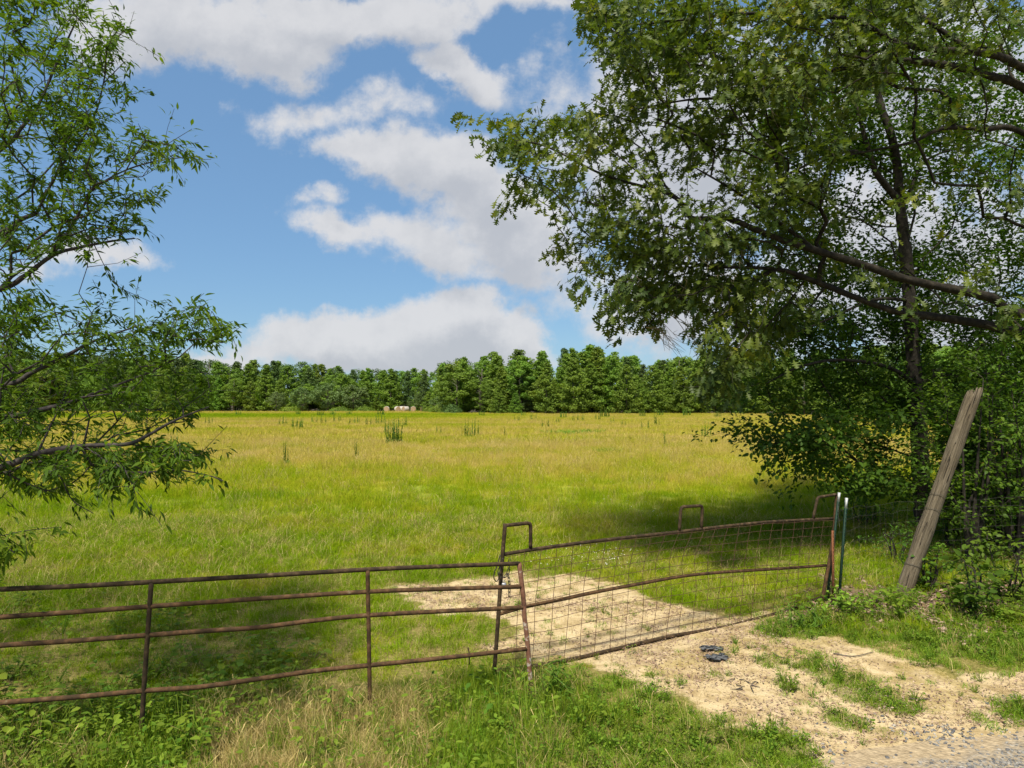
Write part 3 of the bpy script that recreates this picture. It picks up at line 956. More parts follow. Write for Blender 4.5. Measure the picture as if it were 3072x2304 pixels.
    f = 0.5 * np.where(inpoly(px, py, [(-900, 2040), (300, 2030), (820, 2010), (960, 2050), (980, 2110), (700, 2160), (420, 2190), (-900, 2280)]), 1.0,
                 np.where(inpoly(px, py, [(-900, 1800), (350, 1790), (800, 1900), (980, 2010), (940, 2050), (-900, 2050)]), 0.22, 0.0))
    f = np.maximum(f, np.where(inpoly(px, py, [(2380, 1800), (2560, 1770), (2700, 1760), (2900, 1770), (3400, 1760), (3400, 1880), (2900, 1870), (2620, 1870), (2440, 1880)]), 0.75, 0))
    ok = RNG.uniform(0, 1, len(x)) < f * (0.4 + fbm(x, y, 1.5, 71))
    x, y = x[ok], y[ok]
    scatter('weeds', np.c_[x, y, relief(x, y)], RNG.uniform(0.45, 1.0, len(x)), RNG.choice(3, len(x), p=[.35, .4, .25]), weeds,
            'low broad leaved weeds in the shade around the pipe gate and fence', 'weeds')
    # --- stones of the gravel
    st = bpy.data.collections.new('stones')
    for j in range(4):
        rg = np.random.default_rng(80 + j)
        ph = (1 + 5 ** .5) / 2
        v = np.array([(-1, ph, 0), (1, ph, 0), (-1, -ph, 0), (1, -ph, 0), (0, -1, ph), (0, 1, ph), (0, -1, -ph), (0, 1, -ph), (ph, 0, -1), (ph, 0, 1), (-ph, 0, -1), (-ph, 0, 1)], float)
        v = v / np.linalg.norm(v[0]) * rg.uniform(0.65, 1.15, (12, 1)) * np.array([1.2, 0.85, 0.55])
        f = [(0, 11, 5), (0, 5, 1), (0, 1, 7), (0, 7, 10), (0, 10, 11), (1, 5, 9), (5, 11, 4), (11, 10, 2), (10, 7, 6), (7, 1, 8), (3, 9, 4), (3, 4, 2), (3, 2, 6), (3, 6, 8), (3, 8, 9), (4, 9, 5), (2, 4, 11), (6, 2, 10), (8, 6, 7), (9, 8, 1)]
        template(st, 'stone_%d' % j, (v, [i for t in f for i in t], [3] * 20), STONE)
    x, y = rand_ground(4.6, 7.6, 900, 1)
    d = road_dist(x, y)
    pr = np.where(d < -0.35, 0.75, np.where(d < -0.05, 0.12, np.clip(0.55 - (d + 0.05) * 0.75, 0, 1) * np.clip((fbm(x, y, 1.8, 91) - 0.42) * 5, 0, 1)))
    pxx, _ = project(np.stack([x, y, 0 * x], -1))
    ok = (RNG.uniform(0, 1, len(x)) < pr) & (pxx > 2350)
    x, y = x[ok], y[ok]
    scatter('gravel', np.c_[x, y, relief(x, y) + 0.004], RNG.uniform(0.006, 0.022, len(x)), RNG.choice(4, len(x)), st, 'loose grey stones along the edge of the gravel road', 'gravel', 0.4)
    # --- crumbs of soil, bark and dry leaf on the bare ground
    x, y = rand_ground(4.9, 12, 150, 2)
    ok = mask(x, y, SOIL, 24) & (road_dist(x, y) > 0.1) & (RNG.uniform(0, 1, len(x)) < np.clip((fbm(x, y, 1.2, 111) - 0.36) * 3, 0.05, 1))
    x, y = x[ok], y[ok]
    cr = templ_coll('crumbs', [(leafy(5, 0.0, 0.015, 0.035, 0.014, 195 + j, 0.12), M['litter']) for j in range(3)])
    scatter('ground_debris', np.c_[x, y, relief(x, y) + 0.006], RNG.uniform(0.4, 1.2, len(x)), RNG.choice(3, len(x)), cr, 'small dry leaf and bark crumbs strewn over the bare sandy soil', 'debris')
    # --- leaf litter
    lt = templ_coll('litter', [(leafy(6, 0.0, 0.03, 0.07, 0.04, 95 + j, 0.10), M['litter']) for j in range(3)])
    x, y = rand_ground(7.2, 13, 130, 3)
    ok = mask(x, y, LITTER, 26, 4) & (RNG.uniform(0, 1, len(x)) < 0.02 + 0.75 * fbm(x, y, 1.5, 97))
    x, y = x[ok], y[ok]
    scatter('leaf_litter', np.c_[x, y, relief(x, y) + 0.012], RNG.uniform(0.6, 1.3, len(x)), RNG.choice(3, len(x)), lt, 'brown fallen leaves on the ground around the leaning wooden post', 'leaf litter')
    # --- white wild flowers
    def heads(n, seed):
        rg = np.random.default_rng(seed)
        V, L, S = [], [], []
        for i in range(n):
            p = np.array([rg.normal(0, .16), rg.normal(0, .16), rg.uniform(.12, .26)])
            q = rg.uniform(.006, .012)
            k0 = len(V)
            for a in range(5):
                V.append(p + np.array([math.cos(a * 1.257) * q, math.sin(a * 1.257) * q, rg.uniform(-.003, .003)]))
            L += list(range(k0, k0 + 5))
            S.append(5)
        return np.array(V), L, S
    fl = templ_coll('flowers', [(heads(7, 101 + j), M['flower']) for j in range(2)])
    P = []
    for (px, py, n, sx, sy) in [(1010, 1362, 26, 40, 8), (885, 1388, 14, 25, 6), (1295, 1358, 16, 25, 6), (1030, 1296, 40, 110, 3), (1330, 1315, 30, 70, 3), (1830, 1271, 20, 40, 2),
                                (645, 1283, 24, 28, 2), (1900, 1540, 8, 90, 30), (1840, 1700, 14, 70, 30), (1700, 1690, 10, 60, 40), (1500, 1450, 14, 400, 40), (1340, 1400, 14, 200, 10)]:
        for _ in range(n):
            P.append(G(px + random.gauss(0, sx / 2), py + random.gauss(0, sy / 2)))
    P = np.array(P)
    scatter('wildflowers', P, RNG.uniform(0.7, 1.2, len(P)), RNG.choice(2, len(P)), fl, 'tiny white wildflowers dotted through the meadow grass', 'flowers')


def stone_mat():
    m, kk, o = new_mat('road_stone')
    r = kk.n('ShaderNodeObjectInfo').outputs['Random']
    c = kk.ramp(r, [(0.0, (0.075, 0.075, 0.08)), (0.5, (0.16, 0.158, 0.155)), (0.85, (0.25, 0.235, 0.21)), (1.0, (0.36, 0.33, 0.29))])
    m.node_tree.links.new(principled(kk, c, 0.85, spec=0.25), o.inputs[0])
    return m


STONE = stone_mat()
stuff_all()


# ------------------------------------------------------------------ branching trees close by
def catmull(pts, per=6):
    P = np.asarray(pts, float)
    P = np.concatenate([[2 * P[0] - P[1]], P, [2 * P[-1] - P[-2]]])
    o = []
    for i in range(1, len(P) - 2):
        for t in np.linspace(0, 1, per, endpoint=False):
            a, b, c, d = P[i - 1], P[i], P[i + 1], P[i + 2]
            o.append(0.5 * (2 * b + (c - a) * t + (2 * a - 5 * b + 4 * c - d) * t * t + (3 * b - a - 3 * c + d) * t ** 3))
    o.append(P[-2])
    return np.array(o)


def grow(limbs, att, bf=0.35, step=0.35, jit=0.05, seed=0, droop=0.0):
    """limbs: polylines (points, radii, start index or None). Every attractor is joined to the closest branch, preferring
    short ways to the root, in the order they come within reach. Returns nodes, parents and the tips."""
    rg = np.random.default_rng(seed)
    pos, par, plen, thick = [], [], [], []
    for pts, rad in limbs:
        prev = None
        if pos:
            q = np.array(pos)
            prev = int(np.argmin(np.linalg.norm(q - pts[0], axis=1)))
        for p, r in zip(pts, rad):
            pos.append(np.asarray(p, float))
            par.append(-1 if prev is None else prev)
            plen.append(0 if prev is None else plen[prev] + np.linalg.norm(pos[-1] - pos[prev]))
            thick.append(r)
            prev = len(pos) - 1
    nskel = len(pos)
    att = np.asarray(att, float)
    N = len(att)
    Q = np.array(pos)
    best = np.full(N, 1e9)
    who = np.zeros(N, int)
    pl = np.array(plen)
    for i in range(N):
        c = np.linalg.norm(Q - att[i], axis=1) + bf * pl
        who[i] = int(np.argmin(c))
        best[i] = c[who[i]]
    todo = np.ones(N, bool)
    tips = []
    for _ in range(N):
        i = int(np.argmin(np.where(todo, best, 1e9)))
        todo[i] = False
        a, b = pos[who[i]], att[i]
        dist = np.linalg.norm(b - a)
        n = max(1, int(round(dist / step)))
        prev = who[i]
        for s in range(1, n + 1):
            t = s / n
            p = a + (b - a) * t
            if s < n:
                p = p + rg.normal(0, jit * dist / max(n, 2), 3) + np.array([0, 0, droop * dist * t * (1 - t)])
            pos.append(p)
            par.append(prev)
            plen.append(plen[prev] + np.linalg.norm(p - pos[prev]))
            thick.append(0)
            prev = len(pos) - 1
            c = np.linalg.norm(att - p, axis=1) + bf * plen[-1]
            m = todo & (c < best)
            best[m] = c[m]
            who[m] = prev
        tips.append(prev)
    return np.array(pos), np.array(par), np.array(thick), nskel, tips


def pipe_radii(pos, par, tips, tip_r, expo=2.4, maxr=None):
    n = len(pos)
    a = np.zeros(n)
    a[tips] = tip_r ** expo
    for i in range(n - 1, -1, -1):
        if a[i] == 0:
            a[i] = tip_r ** expo
        if par[i] >= 0:
            a[par[i]] += a[i] if par[i] != i else 0
    r = a ** (1 / expo)
    return r if maxr is None else np.minimum(r, maxr)


def branches_mesh(mb, pos, par, rad, start, n=5):
    """one tapered tube piece per branch edge from node index start on"""
    i = np.arange(start, len(pos))
    i = i[par[i] >= 0]
    p0, p1 = pos[par[i]], pos[i]
    r0 = np.minimum(rad[par[i]], rad[i] * 1.6)
    r1 = rad[i]
    d = p1 - p0
    L = np.linalg.norm(d, axis=1, keepdims=True)
    d = d / np.maximum(L, 1e-6)
    p1 = p1 + d * np.minimum(r1[:, None] * 0.5, 0.01)
    ref = np.where(np.abs(d[:, 2:3]) < 0.9, [[0, 0, 1.0]], [[1.0, 0, 0]])
    u = np.cross(ref, d)
    u /= np.linalg.norm(u, axis=1, keepdims=True)
    w = np.cross(d, u)
    a = np.arange(n) * 2 * PI / n
    ring = (np.cos(a)[None, :, None] * u[:, None, :] + np.sin(a)[None, :, None] * w[:, None, :])
    A = p0[:, None, :] + ring * r0[:, None, None]
    B = p1[:, None, :] + ring * r1[:, None, None]
    V = np.concatenate([A, B], 1).reshape(-1, 3)
    m = len(i)
    base = np.arange(m)[:, None] * 2 * n
    j = np.arange(n)
    k2 = (j + 1) % n
    Fq = np.stack([base + j, base + k2, base + n + k2, base + n + j], -1).reshape(-1, 4)
    mb.add_np(V, Fq)


def leaf_template(kind):
    """x along the leaf, y across, z normal; returns verts and faces (list)"""
    if kind == 'oak':
        mid = [0, .10, .2, .32, .44, .56, .68, .78, .88, 1.0]
        wid = [.008, .010, .09, .035, .30, .06, .36, .07, .20, 0.0]
        sweep = [0, 0, .06, 0, .12, 0, .14, 0, .10, 0]
        curl, fold = -0.20, 0.22
    elif kind == 'slim':
        mid = [0, .06, .3, .55, .8, 1.0]
        wid = [.008, .012, .125, .125, .06, 0]
        sweep = [0] * 6
        curl, fold = -0.28, 0.25
    else:   # ovate
        mid = [0, .08, .32, .6, .85, 1.0]
        wid = [.008, .02, .25, .22, .10, 0]
        sweep = [0] * 6
        curl, fold = -0.18, 0.2
    V, Fs = [], []
    n = len(mid)
    for i in range(n):
        V.append((mid[i], 0, curl * mid[i] ** 2))
    for sgn in (1, -1):
        k0 = len(V)
        for i in range(n - 1):
            V.append((mid[i] + sweep[i], sgn * wid[i], curl * mid[i] ** 2 + fold * wid[i]))
        for i in range(n - 1):
            e0 = k0 + i
            if i == n - 2:
                f = (i, i + 1, e0)
            else:
                f = (i, i + 1, e0 + 1, e0)
            Fs.append(f if sgn < 0 else f[::-1])
    return np.array(V, float), Fs


def leaves_mesh(name, base, dirs, nrm, size, kind, mat):
    T, Fs = leaf_template(kind)
    d = dirs / np.linalg.norm(dirs, axis=1, keepdims=True)
    s = np.cross(nrm, d)
    s /= np.maximum(np.linalg.norm(s, axis=1, keepdims=True), 1e-6)
    nn = np.cross(d, s)
    V = base[:, None, :] + size[:, None, None] * (T[None, :, 0:1] * d[:, None] + T[None, :, 1:2] * s[:, None] + T[None, :, 2:3] * nn[:, None])
    m, t = len(base), len(T)
    loops, sizes = [], []
    off = (np.arange(m) * t)[:, None]
    for grp in (3, 4):
        fs = np.array([f for f in Fs if len(f) == grp])
        if len(fs) == 0:
            continue
        l = (off[:, :, None] + fs[None]).reshape(-1)
        loops.append(l)
        sizes.append(np.full(m * len(fs), grp))
    me = mesh_from(name, V.reshape(-1, 3), np.concatenate(loops), np.concatenate(sizes), True)
    me.materials.append(mat)
    return me


def sample_poly(poly, n, d0, d1, rg, clump=6, spread=0.30):
    """n points whose picture falls inside poly, at distances d0..d1 (a volume, not a card), gathered in leaf masses"""
    P = np.array(poly, float)
    lo, hi = P.min(0), P.max(0)
    m = max(4, n // clump)
    cs = []
    while len(cs) < m:
        x = rg.uniform(lo[0], hi[0], m * 3)
        y = rg.uniform(lo[1], hi[1], m * 3)
        ok = inpoly(x, y, poly)
        cs += [U(a, b, rg.uniform(d0, d1)) for a, b in zip(x[ok], y[ok])]
    cs = cs[:m]
    out = []
    while len(out) < n:
        c = cs[len(out) % m]
        p = c + rg.normal(0, spread, 3) * np.array([1, 1, .62])
        px, py = project(p)
        if inpoly(np.array([px]), np.array([py]), poly)[0] or rg.uniform() < 0.12:
            out.append(p)
    return out


def twig_leaves(pos, par, tips, per, spread, rg, droop, side, along=0.35):
    """leaf bases and directions around the twig ends"""
    B, D, Nn = [], [], []
    for t in tips:
        p = pos[t]
        q = pos[par[t]]
        dv = p - q
        L = np.linalg.norm(dv)
        dv = dv / max(L, 1e-6)
        k = max(3, int(rg.poisson(per)))
        for j in range(k):
            f = rg.uniform(0, 1)
            b = p - dv * min(L, along) * f + rg.normal(0, spread, 3)
            hor = np.cross(dv, [0, 0, 1.0])
            hor /= max(np.linalg.norm(hor), 1e-6)
            sgn = 1 if j % 2 else -1
            d = dv * rg.uniform(0.4, 1.0) + hor * sgn * side * rg.uniform(0.4, 1.2) + np.array([0, 0, -droop * rg.uniform(0.3, 1.6)]) + rg.normal(0, 0.25, 3)
            B.append(b)
            D.append(d)
            nv = np.array([0, 0, 1.0]) + rg.normal(0, 0.45, 3)
            Nn.append(nv)
    return np.array(B), np.array(D), np.array(Nn)


def near_tree(name, base, label, cat, limbs, att, bark, leaf, kind, size, per, spread, droop, side, tip_r, bf, step, seed, expo=2.4, sides=5, bare=None, along=0.35, bare_mat=None, jit=0.07, maxr=0.03):
    rg = np.random.default_rng(seed)
    sk = []
    for pts, r0, r1 in limbs:
        c = catmull(pts, 7)
        sk.append((c, np.linspace(r0, r1, len(c))))
    pos, par, thick, ns, tips = grow(sk, att, bf, step, jit, seed, 0.06)
    pr = pipe_radii(pos, par, tips, tip_r, expo)
    rad = np.minimum(pr, maxr)
    rad[:ns] = np.maximum(thick[:ns], 0.004)
    rt = empty(name, base, label, cat)
    mb = MB()
    i0 = 0
    for c, r in sk:
        wob = rg.normal(0, 0.06, len(c))
        mb.tube(c, r * (1 + wob), 10, True)
    branches_mesh(mb, pos, par, rad, ns, sides)
    mb.build('trunk', bark, rt)
    B, D, Nn = twig_leaves(pos, par, tips, per, spread, rg, droop, side, along)
    sz = size * rg.triangular(0.5, 0.95, 1.35, len(B))
    me = leaves_mesh('crown', B, D, Nn, sz, kind, leaf)
    link('crown', me, rt)
    if bare is not None and len(bare):
        # dead twigs hanging bare from the limbs
        for a in bare:
            b = MB()
            a = np.asarray(a)
            j = int(np.argmin(np.linalg.norm(pos[:ns] - a, axis=1)))
            p0 = pos[j]
            mid = p0 + (a - p0) * 0.5 + np.array([0, 0, 0.12]) + rg.normal(0, 0.05, 3)
            cc = catmull([p0, mid, a], 4)
            b.tube(cc, np.linspace(0.009, 0.003, len(cc)), 4, False)
            for _ in range(4):
                q = cc[rg.integers(3, len(cc))]
                e = q + (a - p0) / max(np.linalg.norm(a - p0), .1) * rg.uniform(.12, .35) + rg.normal(0, 0.10, 3) + np.array([0, 0, -0.06])
                b.tube([q, (q + e) / 2 + rg.normal(0, .015, 3), e], [0.004, 0.003, 0.002], 4, False)
            b.build('dead_twig', bare_mat or M['twig'], rt)
    return rt


S2 = 1.389


def px2(l, d):
    """polyline in the photo's own pixels with distances: list of (x, y, d)"""
    return [U(x, y, dd) for (x, y, dd) in l] if d is None else [U(x, y, d) for (x, y) in l]


def build_left_tree():
    rg = np.random.default_rng(5)
    att = []
    att += sample_poly([(-40, -60), (180, -60), (310, 20), (390, 90), (385, 160), (400, 230), (400, 300), (440, 400), (540, 440), (640, 472), (560, 492), (430, 520), (470, 548), (560, 552), (500, 590), (420, 640), (415, 700), (320, 735), (230, 770), (100, 800), (-40, 860)], 698, 5.6, 8.0, rg, 5, 0.20)
    att += sample_poly([(-60, 960), (20, 850), (60, 880), (110, 870), (180, 900), (230, 890), (250, 850), (270, 920), (330, 890), (370, 860), (420, 910), (480, 905), (540, 940), (640, 930), (700, 985), (700, 1030), (560, 1045), (540, 1100), (660, 1130), (640, 1200), (560, 1260), (480, 1310), (-60, 1320)], 553, 5.4, 8.2, rg, 5, 0.20)
    att += sample_poly([(-60, 1320), (380, 1330), (500, 1310), (540, 1345), (660, 1345), (600, 1385), (540, 1405), (660, 1435), (460, 1425), (430, 1450), (340, 1500), (270, 1520), (190, 1470), (100, 1520), (60, 1440), (-60, 1470)], 265, 5.4, 7.4, rg, 5, 0.20)
    att += sample_poly([(-60, 1600), (70, 1630), (50, 1680), (-60, 1700)], 33, 5.6, 6.4, rg, 5, 0.20)
    att += sample_poly([(-1500, -500), (-60, -300), (-60, 1500), (-1300, 1350)], 831, 5.0, 9.0, rg, 5, 0.20)
    # long shoots that stand out of the outline
    for q in [(500, 166), (545, 322), (610, 478), (655, 474), (575, 545), (430, 665), (335, 690), (445, 755), (300, 835), (370, 850), (440, 830), (520, 905), (620, 918), (720, 960), (745, 975), (735, 1050), (690, 1120), (700, 1345), (690, 1450), (590, 1430), (360, 1540), (290, 1552), (95, 1548), (90, 1640)]:
        d = rg.uniform(5.9, 7.0)
        att.append(U(q[0] - 22, q[1] + 4, d))
    T = np.array([-7.4, 6.4, 0])
    tr = [T, T + [0.05, 0, 1.2], T + [0.12, .1, 2.4], T + [.3, .1, 3.8], T + [.4, .2, 5.4], T + [.7, .3, 7.2]]

    def lim(*p):
        return [np.array(q) if len(q) == 3 and isinstance(q, np.ndarray) else U(*q) for q in p]
    limbs = [(tr, 0.16, 0.07),
             (lim(T + [.3, .1, 3.4], (-300, 960, 6.7), (0, 868, 6.7), (72, 829, 6.7), (160, 765, 6.7), (240, 742, 6.8), (337, 723, 6.8), (405, 715, 6.8)), 0.0360, 0.006),
             (lim(T + [.35, .1, 4.0], (-350, 800, 6.6), (0, 700, 6.5), (60, 660, 6.5), (110, 640, 6.5)), 0.0324, 0.018),
             (lim(U(110, 640, 6.5), (160, 540, 6.5), (190, 490, 6.5), (240, 430, 6.6), (290, 330, 6.6), (310, 250, 6.6)), 0.0130, 0.006),
             (lim(U(160, 765, 6.7), (255, 610, 6.8), (272, 575, 6.8), (337, 530, 6.8), (415, 497, 6.8), (506, 477, 6.8), (600, 470, 6.8)), 0.0130, 0.004),
             (lim(T + [.4, .2, 5.2], (-300, 640, 6.9), (0, 450, 6.9), (63, 385, 6.9), (116, 313, 6.9), (170, 190, 7.0), (230, 60, 7.0)), 0.0288, 0.008),
             (lim(T + [.2, .1, 3.0], (-400, 1250, 6.5), (0, 1162, 6.4), (96, 1118, 6.4), (193, 1070, 6.3), (265, 1031, 6.3), (313, 1012, 6.3), (420, 975, 6.3)), 0.0324, 0.006),
             (lim(T + [.15, .1, 2.6], (-300, 1320, 6.3), (0, 1258, 6.2), (145, 1224, 6.2), (217, 1205, 6.2), (280, 1181, 6.1), (434, 1123, 6.1), (540, 1070, 6.1)), 0.0324, 0.006),
             (lim(T + [.1, .1, 2.2], (-300, 1480, 6.1), (0, 1403, 6.0), (111, 1362, 6.0), (251, 1338, 6.0), (376, 1333, 6.0), (434, 1311, 6.0), (521, 1263, 6.0), (627, 1220, 6.1)), 0.0360, 0.006),
             (lim(U(256, 1338, 6.0), (357, 1407, 5.9), (434, 1417, 5.9), (530, 1410, 5.9), (627, 1427, 5.9), (670, 1443, 5.9)), 0.0101, 0.004),
             (lim(U(111, 1362, 6.0), (180, 1430, 5.8), (217, 1500, 5.8), (280, 1540, 5.8)), 0.0072, 0.003),
             (lim(U(111, 1362, 6.0), (150, 1280, 6.1), (195, 1180, 6.2), (200, 1060, 6.3)), 0.0101, 0.005)]
    near_tree('tree', T, 'slender leaved tree reaching in from the left side over the pipe gate', 'tree', limbs, att, M['bark_left'], M['elm_leaf'], 'slim',
              0.086, 14, 0.03, 0.30, 0.8, 0.0019, 0.30, 0.22, 17, 2.3, along=0.50, maxr=0.014)


OAK_EDGE = [(1710, -60), (1730, 60), (1735, 130), (1760, 165), (1815, 165), (1800, 215), (1790, 245), (1730, 290), (1690, 335), (1640, 340), (1610, 305), (1570, 310), (1560, 345), (1480, 345),
            (1425, 378), (1440, 420), (1480, 470), (1520, 500), (1525, 570), (1600, 600), (1660, 640), (1660, 690), (1625, 740), (1660, 770), (1720, 770), (1715, 830), (1745, 905), (1775, 950), (1810, 985), (1870, 1005), (1910, 1030), (1950, 1015),
            (1985, 970), (2040, 930), (2100, 1000), (2100, 1060), (2090, 1140), (2170, 1160), (2300, 1090), (2450, 960), (2480, 760), (2500, 500), (2560, 330), (2700, 180), (2900, -60)]


def build_oak():
    K = 1.36        # the limbs hang about twelve metres away
    rg = np.random.default_rng(6)
    att = []
    att += sample_poly(OAK_EDGE, 1508, 7.6 * K, 10.6 * K, rg, 6, 0.36)
    att += sample_poly([(1710, -60), (1800, 200), (2100, 330), (2450, 250), (2700, 100), (3000, -60)], 473, 7.4 * K, 10.5 * K, rg, 6, 0.36)
    att += sample_poly([(1760, 620), (2250, 660), (2300, 900), (2250, 1050), (2000, 900), (1860, 940)], 243, 7.8 * K, 10.0 * K, rg, 6, 0.36)
    att += sample_poly([(2500, -60), (3100, -60), (3100, 140), (2750, 180), (2560, 260)], 157, 7.6 * K, 10.5 * K, rg, 6, 0.36)
    att += sample_poly([(2450, 250), (3100, 150), (3100, 1000), (2480, 950)], 107, 7.8 * K, 10.5 * K, rg, 6, 0.36)
    att += sample_poly([(2100, 1100), (2200, 1150), (2140, 1210), (2070, 1180)], 20, 7.8 * K, 8.6 * K, rg, 6, 0.36)
    att += sample_poly([(3100, -300), (4300, -300), (4300, 900), (3100, 900)], 315, 7.4 * K, 12 * K, rg, 6, 0.36)
    T = np.array([11.6, 13.0, 0])
    tr = [T, T + [-0.041, 0.0, 2.04], T + [-0.136, 0.0, 4.08], T + [-0.204, 0.136, 6.12], T + [-0.408, 0.136, 8.84], T + [-0.68, 0.136, 12.24], T + [-0.952, 0.136, 14.96]]

    def lim(*p):
        return [q if isinstance(q, np.ndarray) else U(q[0], q[1], q[2] * K) for q in p]
    limbs = [(tr, 0.44, 0.18),
             (lim(T + [-0.136, 0.0, 4.352], (3072, 995, 9.3), (2950, 972, 9.2), (2800, 950, 9.1), (2690, 935, 9.0), (2560, 890, 8.9), (2420, 835, 8.8), (2330, 808, 8.8), (2150, 800, 8.7), (2010, 790, 8.7), (1900, 840, 8.7)), 0.092, 0.012),
             (lim(T + [-0.163, 0.0, 4.896], (3072, 940, 9.1), (2980, 895, 9.0), (2880, 872, 8.9), (2720, 838, 8.8), (2590, 795, 8.7), (2450, 752, 8.6), (2350, 722, 8.6), (2270, 690, 8.5), (2180, 655, 8.5), (2080, 655, 8.4), (2055, 620, 8.4), (2010, 585, 8.4), (1930, 560, 8.4), (1800, 520, 8.4), (1640, 440, 8.4), (1540, 420, 8.4)), 0.088, 0.010),
             (lim((2330, 808, 8.8), (2200, 860, 8.7), (2080, 880, 8.7), (1990, 930, 8.6), (1930, 990, 8.6)), 0.04, 0.008),
             (lim((2450, 752, 8.6), (2300, 640, 8.6), (2200, 570, 8.5), (2080, 500, 8.5)), 0.035, 0.012),
             (lim(T + [-0.272, 0.136, 7.616], (3072, 265, 9.6), (2980, 230, 9.4), (2890, 205, 9.2), (2800, 190, 9.0), (2720, 182, 8.9), (2620, 190, 8.8), (2480, 215, 8.7), (2350, 250, 8.6), (2200, 290, 8.5), (2060, 300, 8.5), (1900, 330, 8.5)), 0.085, 0.011),
             (lim(T + [-0.34, 0.136, 8.432], (3072, 205, 9.4), (3000, 170, 9.2), (2920, 155, 9.1), (2830, 150, 9.0), (2700, 130, 8.9), (2560, 60, 8.8), (2420, 50, 8.7), (2250, 40, 8.6), (2050, 60, 8.5), (1850, 80, 8.5)), 0.085, 0.012),
             (lim(T + [-0.204, 0.136, 6.664], (3072, 400, 9.6), (2950, 388, 9.5), (2830, 385, 9.4), (2740, 425, 9.3), (2650, 445, 9.3), (2520, 470, 9.2)), 0.06, 0.013),
             (lim((2920, 155, 9.1), (2780, 60, 9.2), (2600, -80, 9.2), (2400, -160, 9.2), (2100, -150, 9.0)), 0.05, 0.012)]
    bare = [U(rg.uniform(2190, 2420), rg.uniform(230, 360), rg.uniform(7.8, 8.8) * K) for _ in range(16)]
    bare += [U(rg.uniform(1960, 2090), rg.uniform(960, 1055), rg.uniform(8.2, 8.8) * K) for _ in range(9)]
    bare += [U(rg.uniform(1900, 2250), rg.uniform(700, 930), rg.uniform(8.0, 8.9) * K) for _ in range(22)]
    near_tree('oak_tree', T, 'big lobed leaf oak with long limbs reaching in from the upper right', 'tree', limbs, att, M['bark_oak'], M['oak_leaf'], 'oak',
              0.172, 9.5, 0.08, 0.65, 0.7, 0.0030, 0.34, 0.30, 23, 2.35, bare=bare, along=0.42, maxr=0.035)


def build_dark_tree():
    rg = np.random.default_rng(8)
    D0, D1 = 15.0, 19.6
    att = []
    att += sample_poly([(2200, 500), (2300, 250), (2450, 120), (2750, 60), (3120, 40), (3120, 620), (2900, 700), (2600, 700), (2350, 760), (2230, 800)], 1040, D0, D1, rg, 7, 0.42)
    att += sample_poly([(2200, 760), (3120, 640), (3120, 1000), (2260, 1020)], 676, D0, D1, rg, 7, 0.42)
    att += sample_poly([(2180, 1040), (2300, 980), (3120, 960), (3120, 1260), (2200, 1260), (2160, 1180)], 728, D0, D1, rg, 7, 0.42)
    att += sample_poly([(2170, 1270), (2720, 1230), (2720, 1480), (2620, 1490), (2500, 1470), (2420, 1450), (2360, 1410), (2290, 1430), (2310, 1370), (2230, 1340)], 260, 12.6, 16.5, rg, 7, 0.42)
    att += sample_poly([(2780, 1230), (3120, 1230), (3120, 1560), (2860, 1520)], 247, 13.4, 17.2, rg, 7, 0.42)
    att += sample_poly([(3120, 0), (3900, 0), (3900, 1300), (3120, 1300)], 338, D0, D1 + 2, rg, 7, 0.42)
    T = G(2772, 1602)
    T[2] = 0

    def lim(*p):
        return [q if isinstance(q, np.ndarray) else U(*q) for q in p]
    d = T[1]
    limbs = [(lim(T, (2766, 1480, d), (2756, 1300, d), (2742, 1120, d), (2732, 950, d), (2720, 800, d), (2708, 680, d), (2698, 600, d), (2692, 500, d), (2672, 400, d), (2640, 310, d), (2625, 180, d), (2610, 60, d)), 0.19, 0.05),
             (lim(U(2700, 605, d), (2660, 560, d - .1), (2625, 510, d - .2), (2600, 430, d - .2), (2580, 360, d - .2), (2550, 250, d - .2)), 0.085, 0.03),
             (lim(U(2608, 465, d), (2560, 455, d - .4), (2500, 462, d - .8), (2430, 490, d - 1.0), (2350, 530, d - 1.2), (2280, 570, d - 1.3)), 0.05, 0.012),
             (lim(U(2698, 600, d), (2725, 585, d), (2760, 500, d + .3), (2820, 460, d + .5), (2900, 440, d + .6)), 0.05, 0.015),
             (lim(U(2750, 1180, d), (2790, 1130, d + .1), (2850, 1125, d + .3), (2980, 1120, d + .4), (3080, 1090, d + .6)), 0.06, 0.02),
             (lim(U(2766, 1480, d), (2700, 1450, d - .3), (2640, 1445, d - .6), (2590, 1400, d - .9), (2520, 1345, d - 1.1), (2430, 1330, d - 1.3), (2300, 1330, d - 1.5)), 0.05, 0.010),
             (lim(U(2745, 1150, d), (2660, 1100, d - .4), (2520, 1080, d - .8), (2400, 1100, d - 1.2), (2300, 1150, d - 1.4)), 0.05, 0.012),
             (lim(U(2728, 900, d), (2620, 900, d - .5), (2480, 960, d - .9), (2380, 1000, d - 1.2)), 0.045, 0.012)]
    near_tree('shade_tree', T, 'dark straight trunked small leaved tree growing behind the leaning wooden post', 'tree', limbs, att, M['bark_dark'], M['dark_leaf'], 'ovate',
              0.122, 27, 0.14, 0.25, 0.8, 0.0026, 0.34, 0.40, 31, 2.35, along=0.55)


build_left_tree()
build_oak()
build_dark_tree()


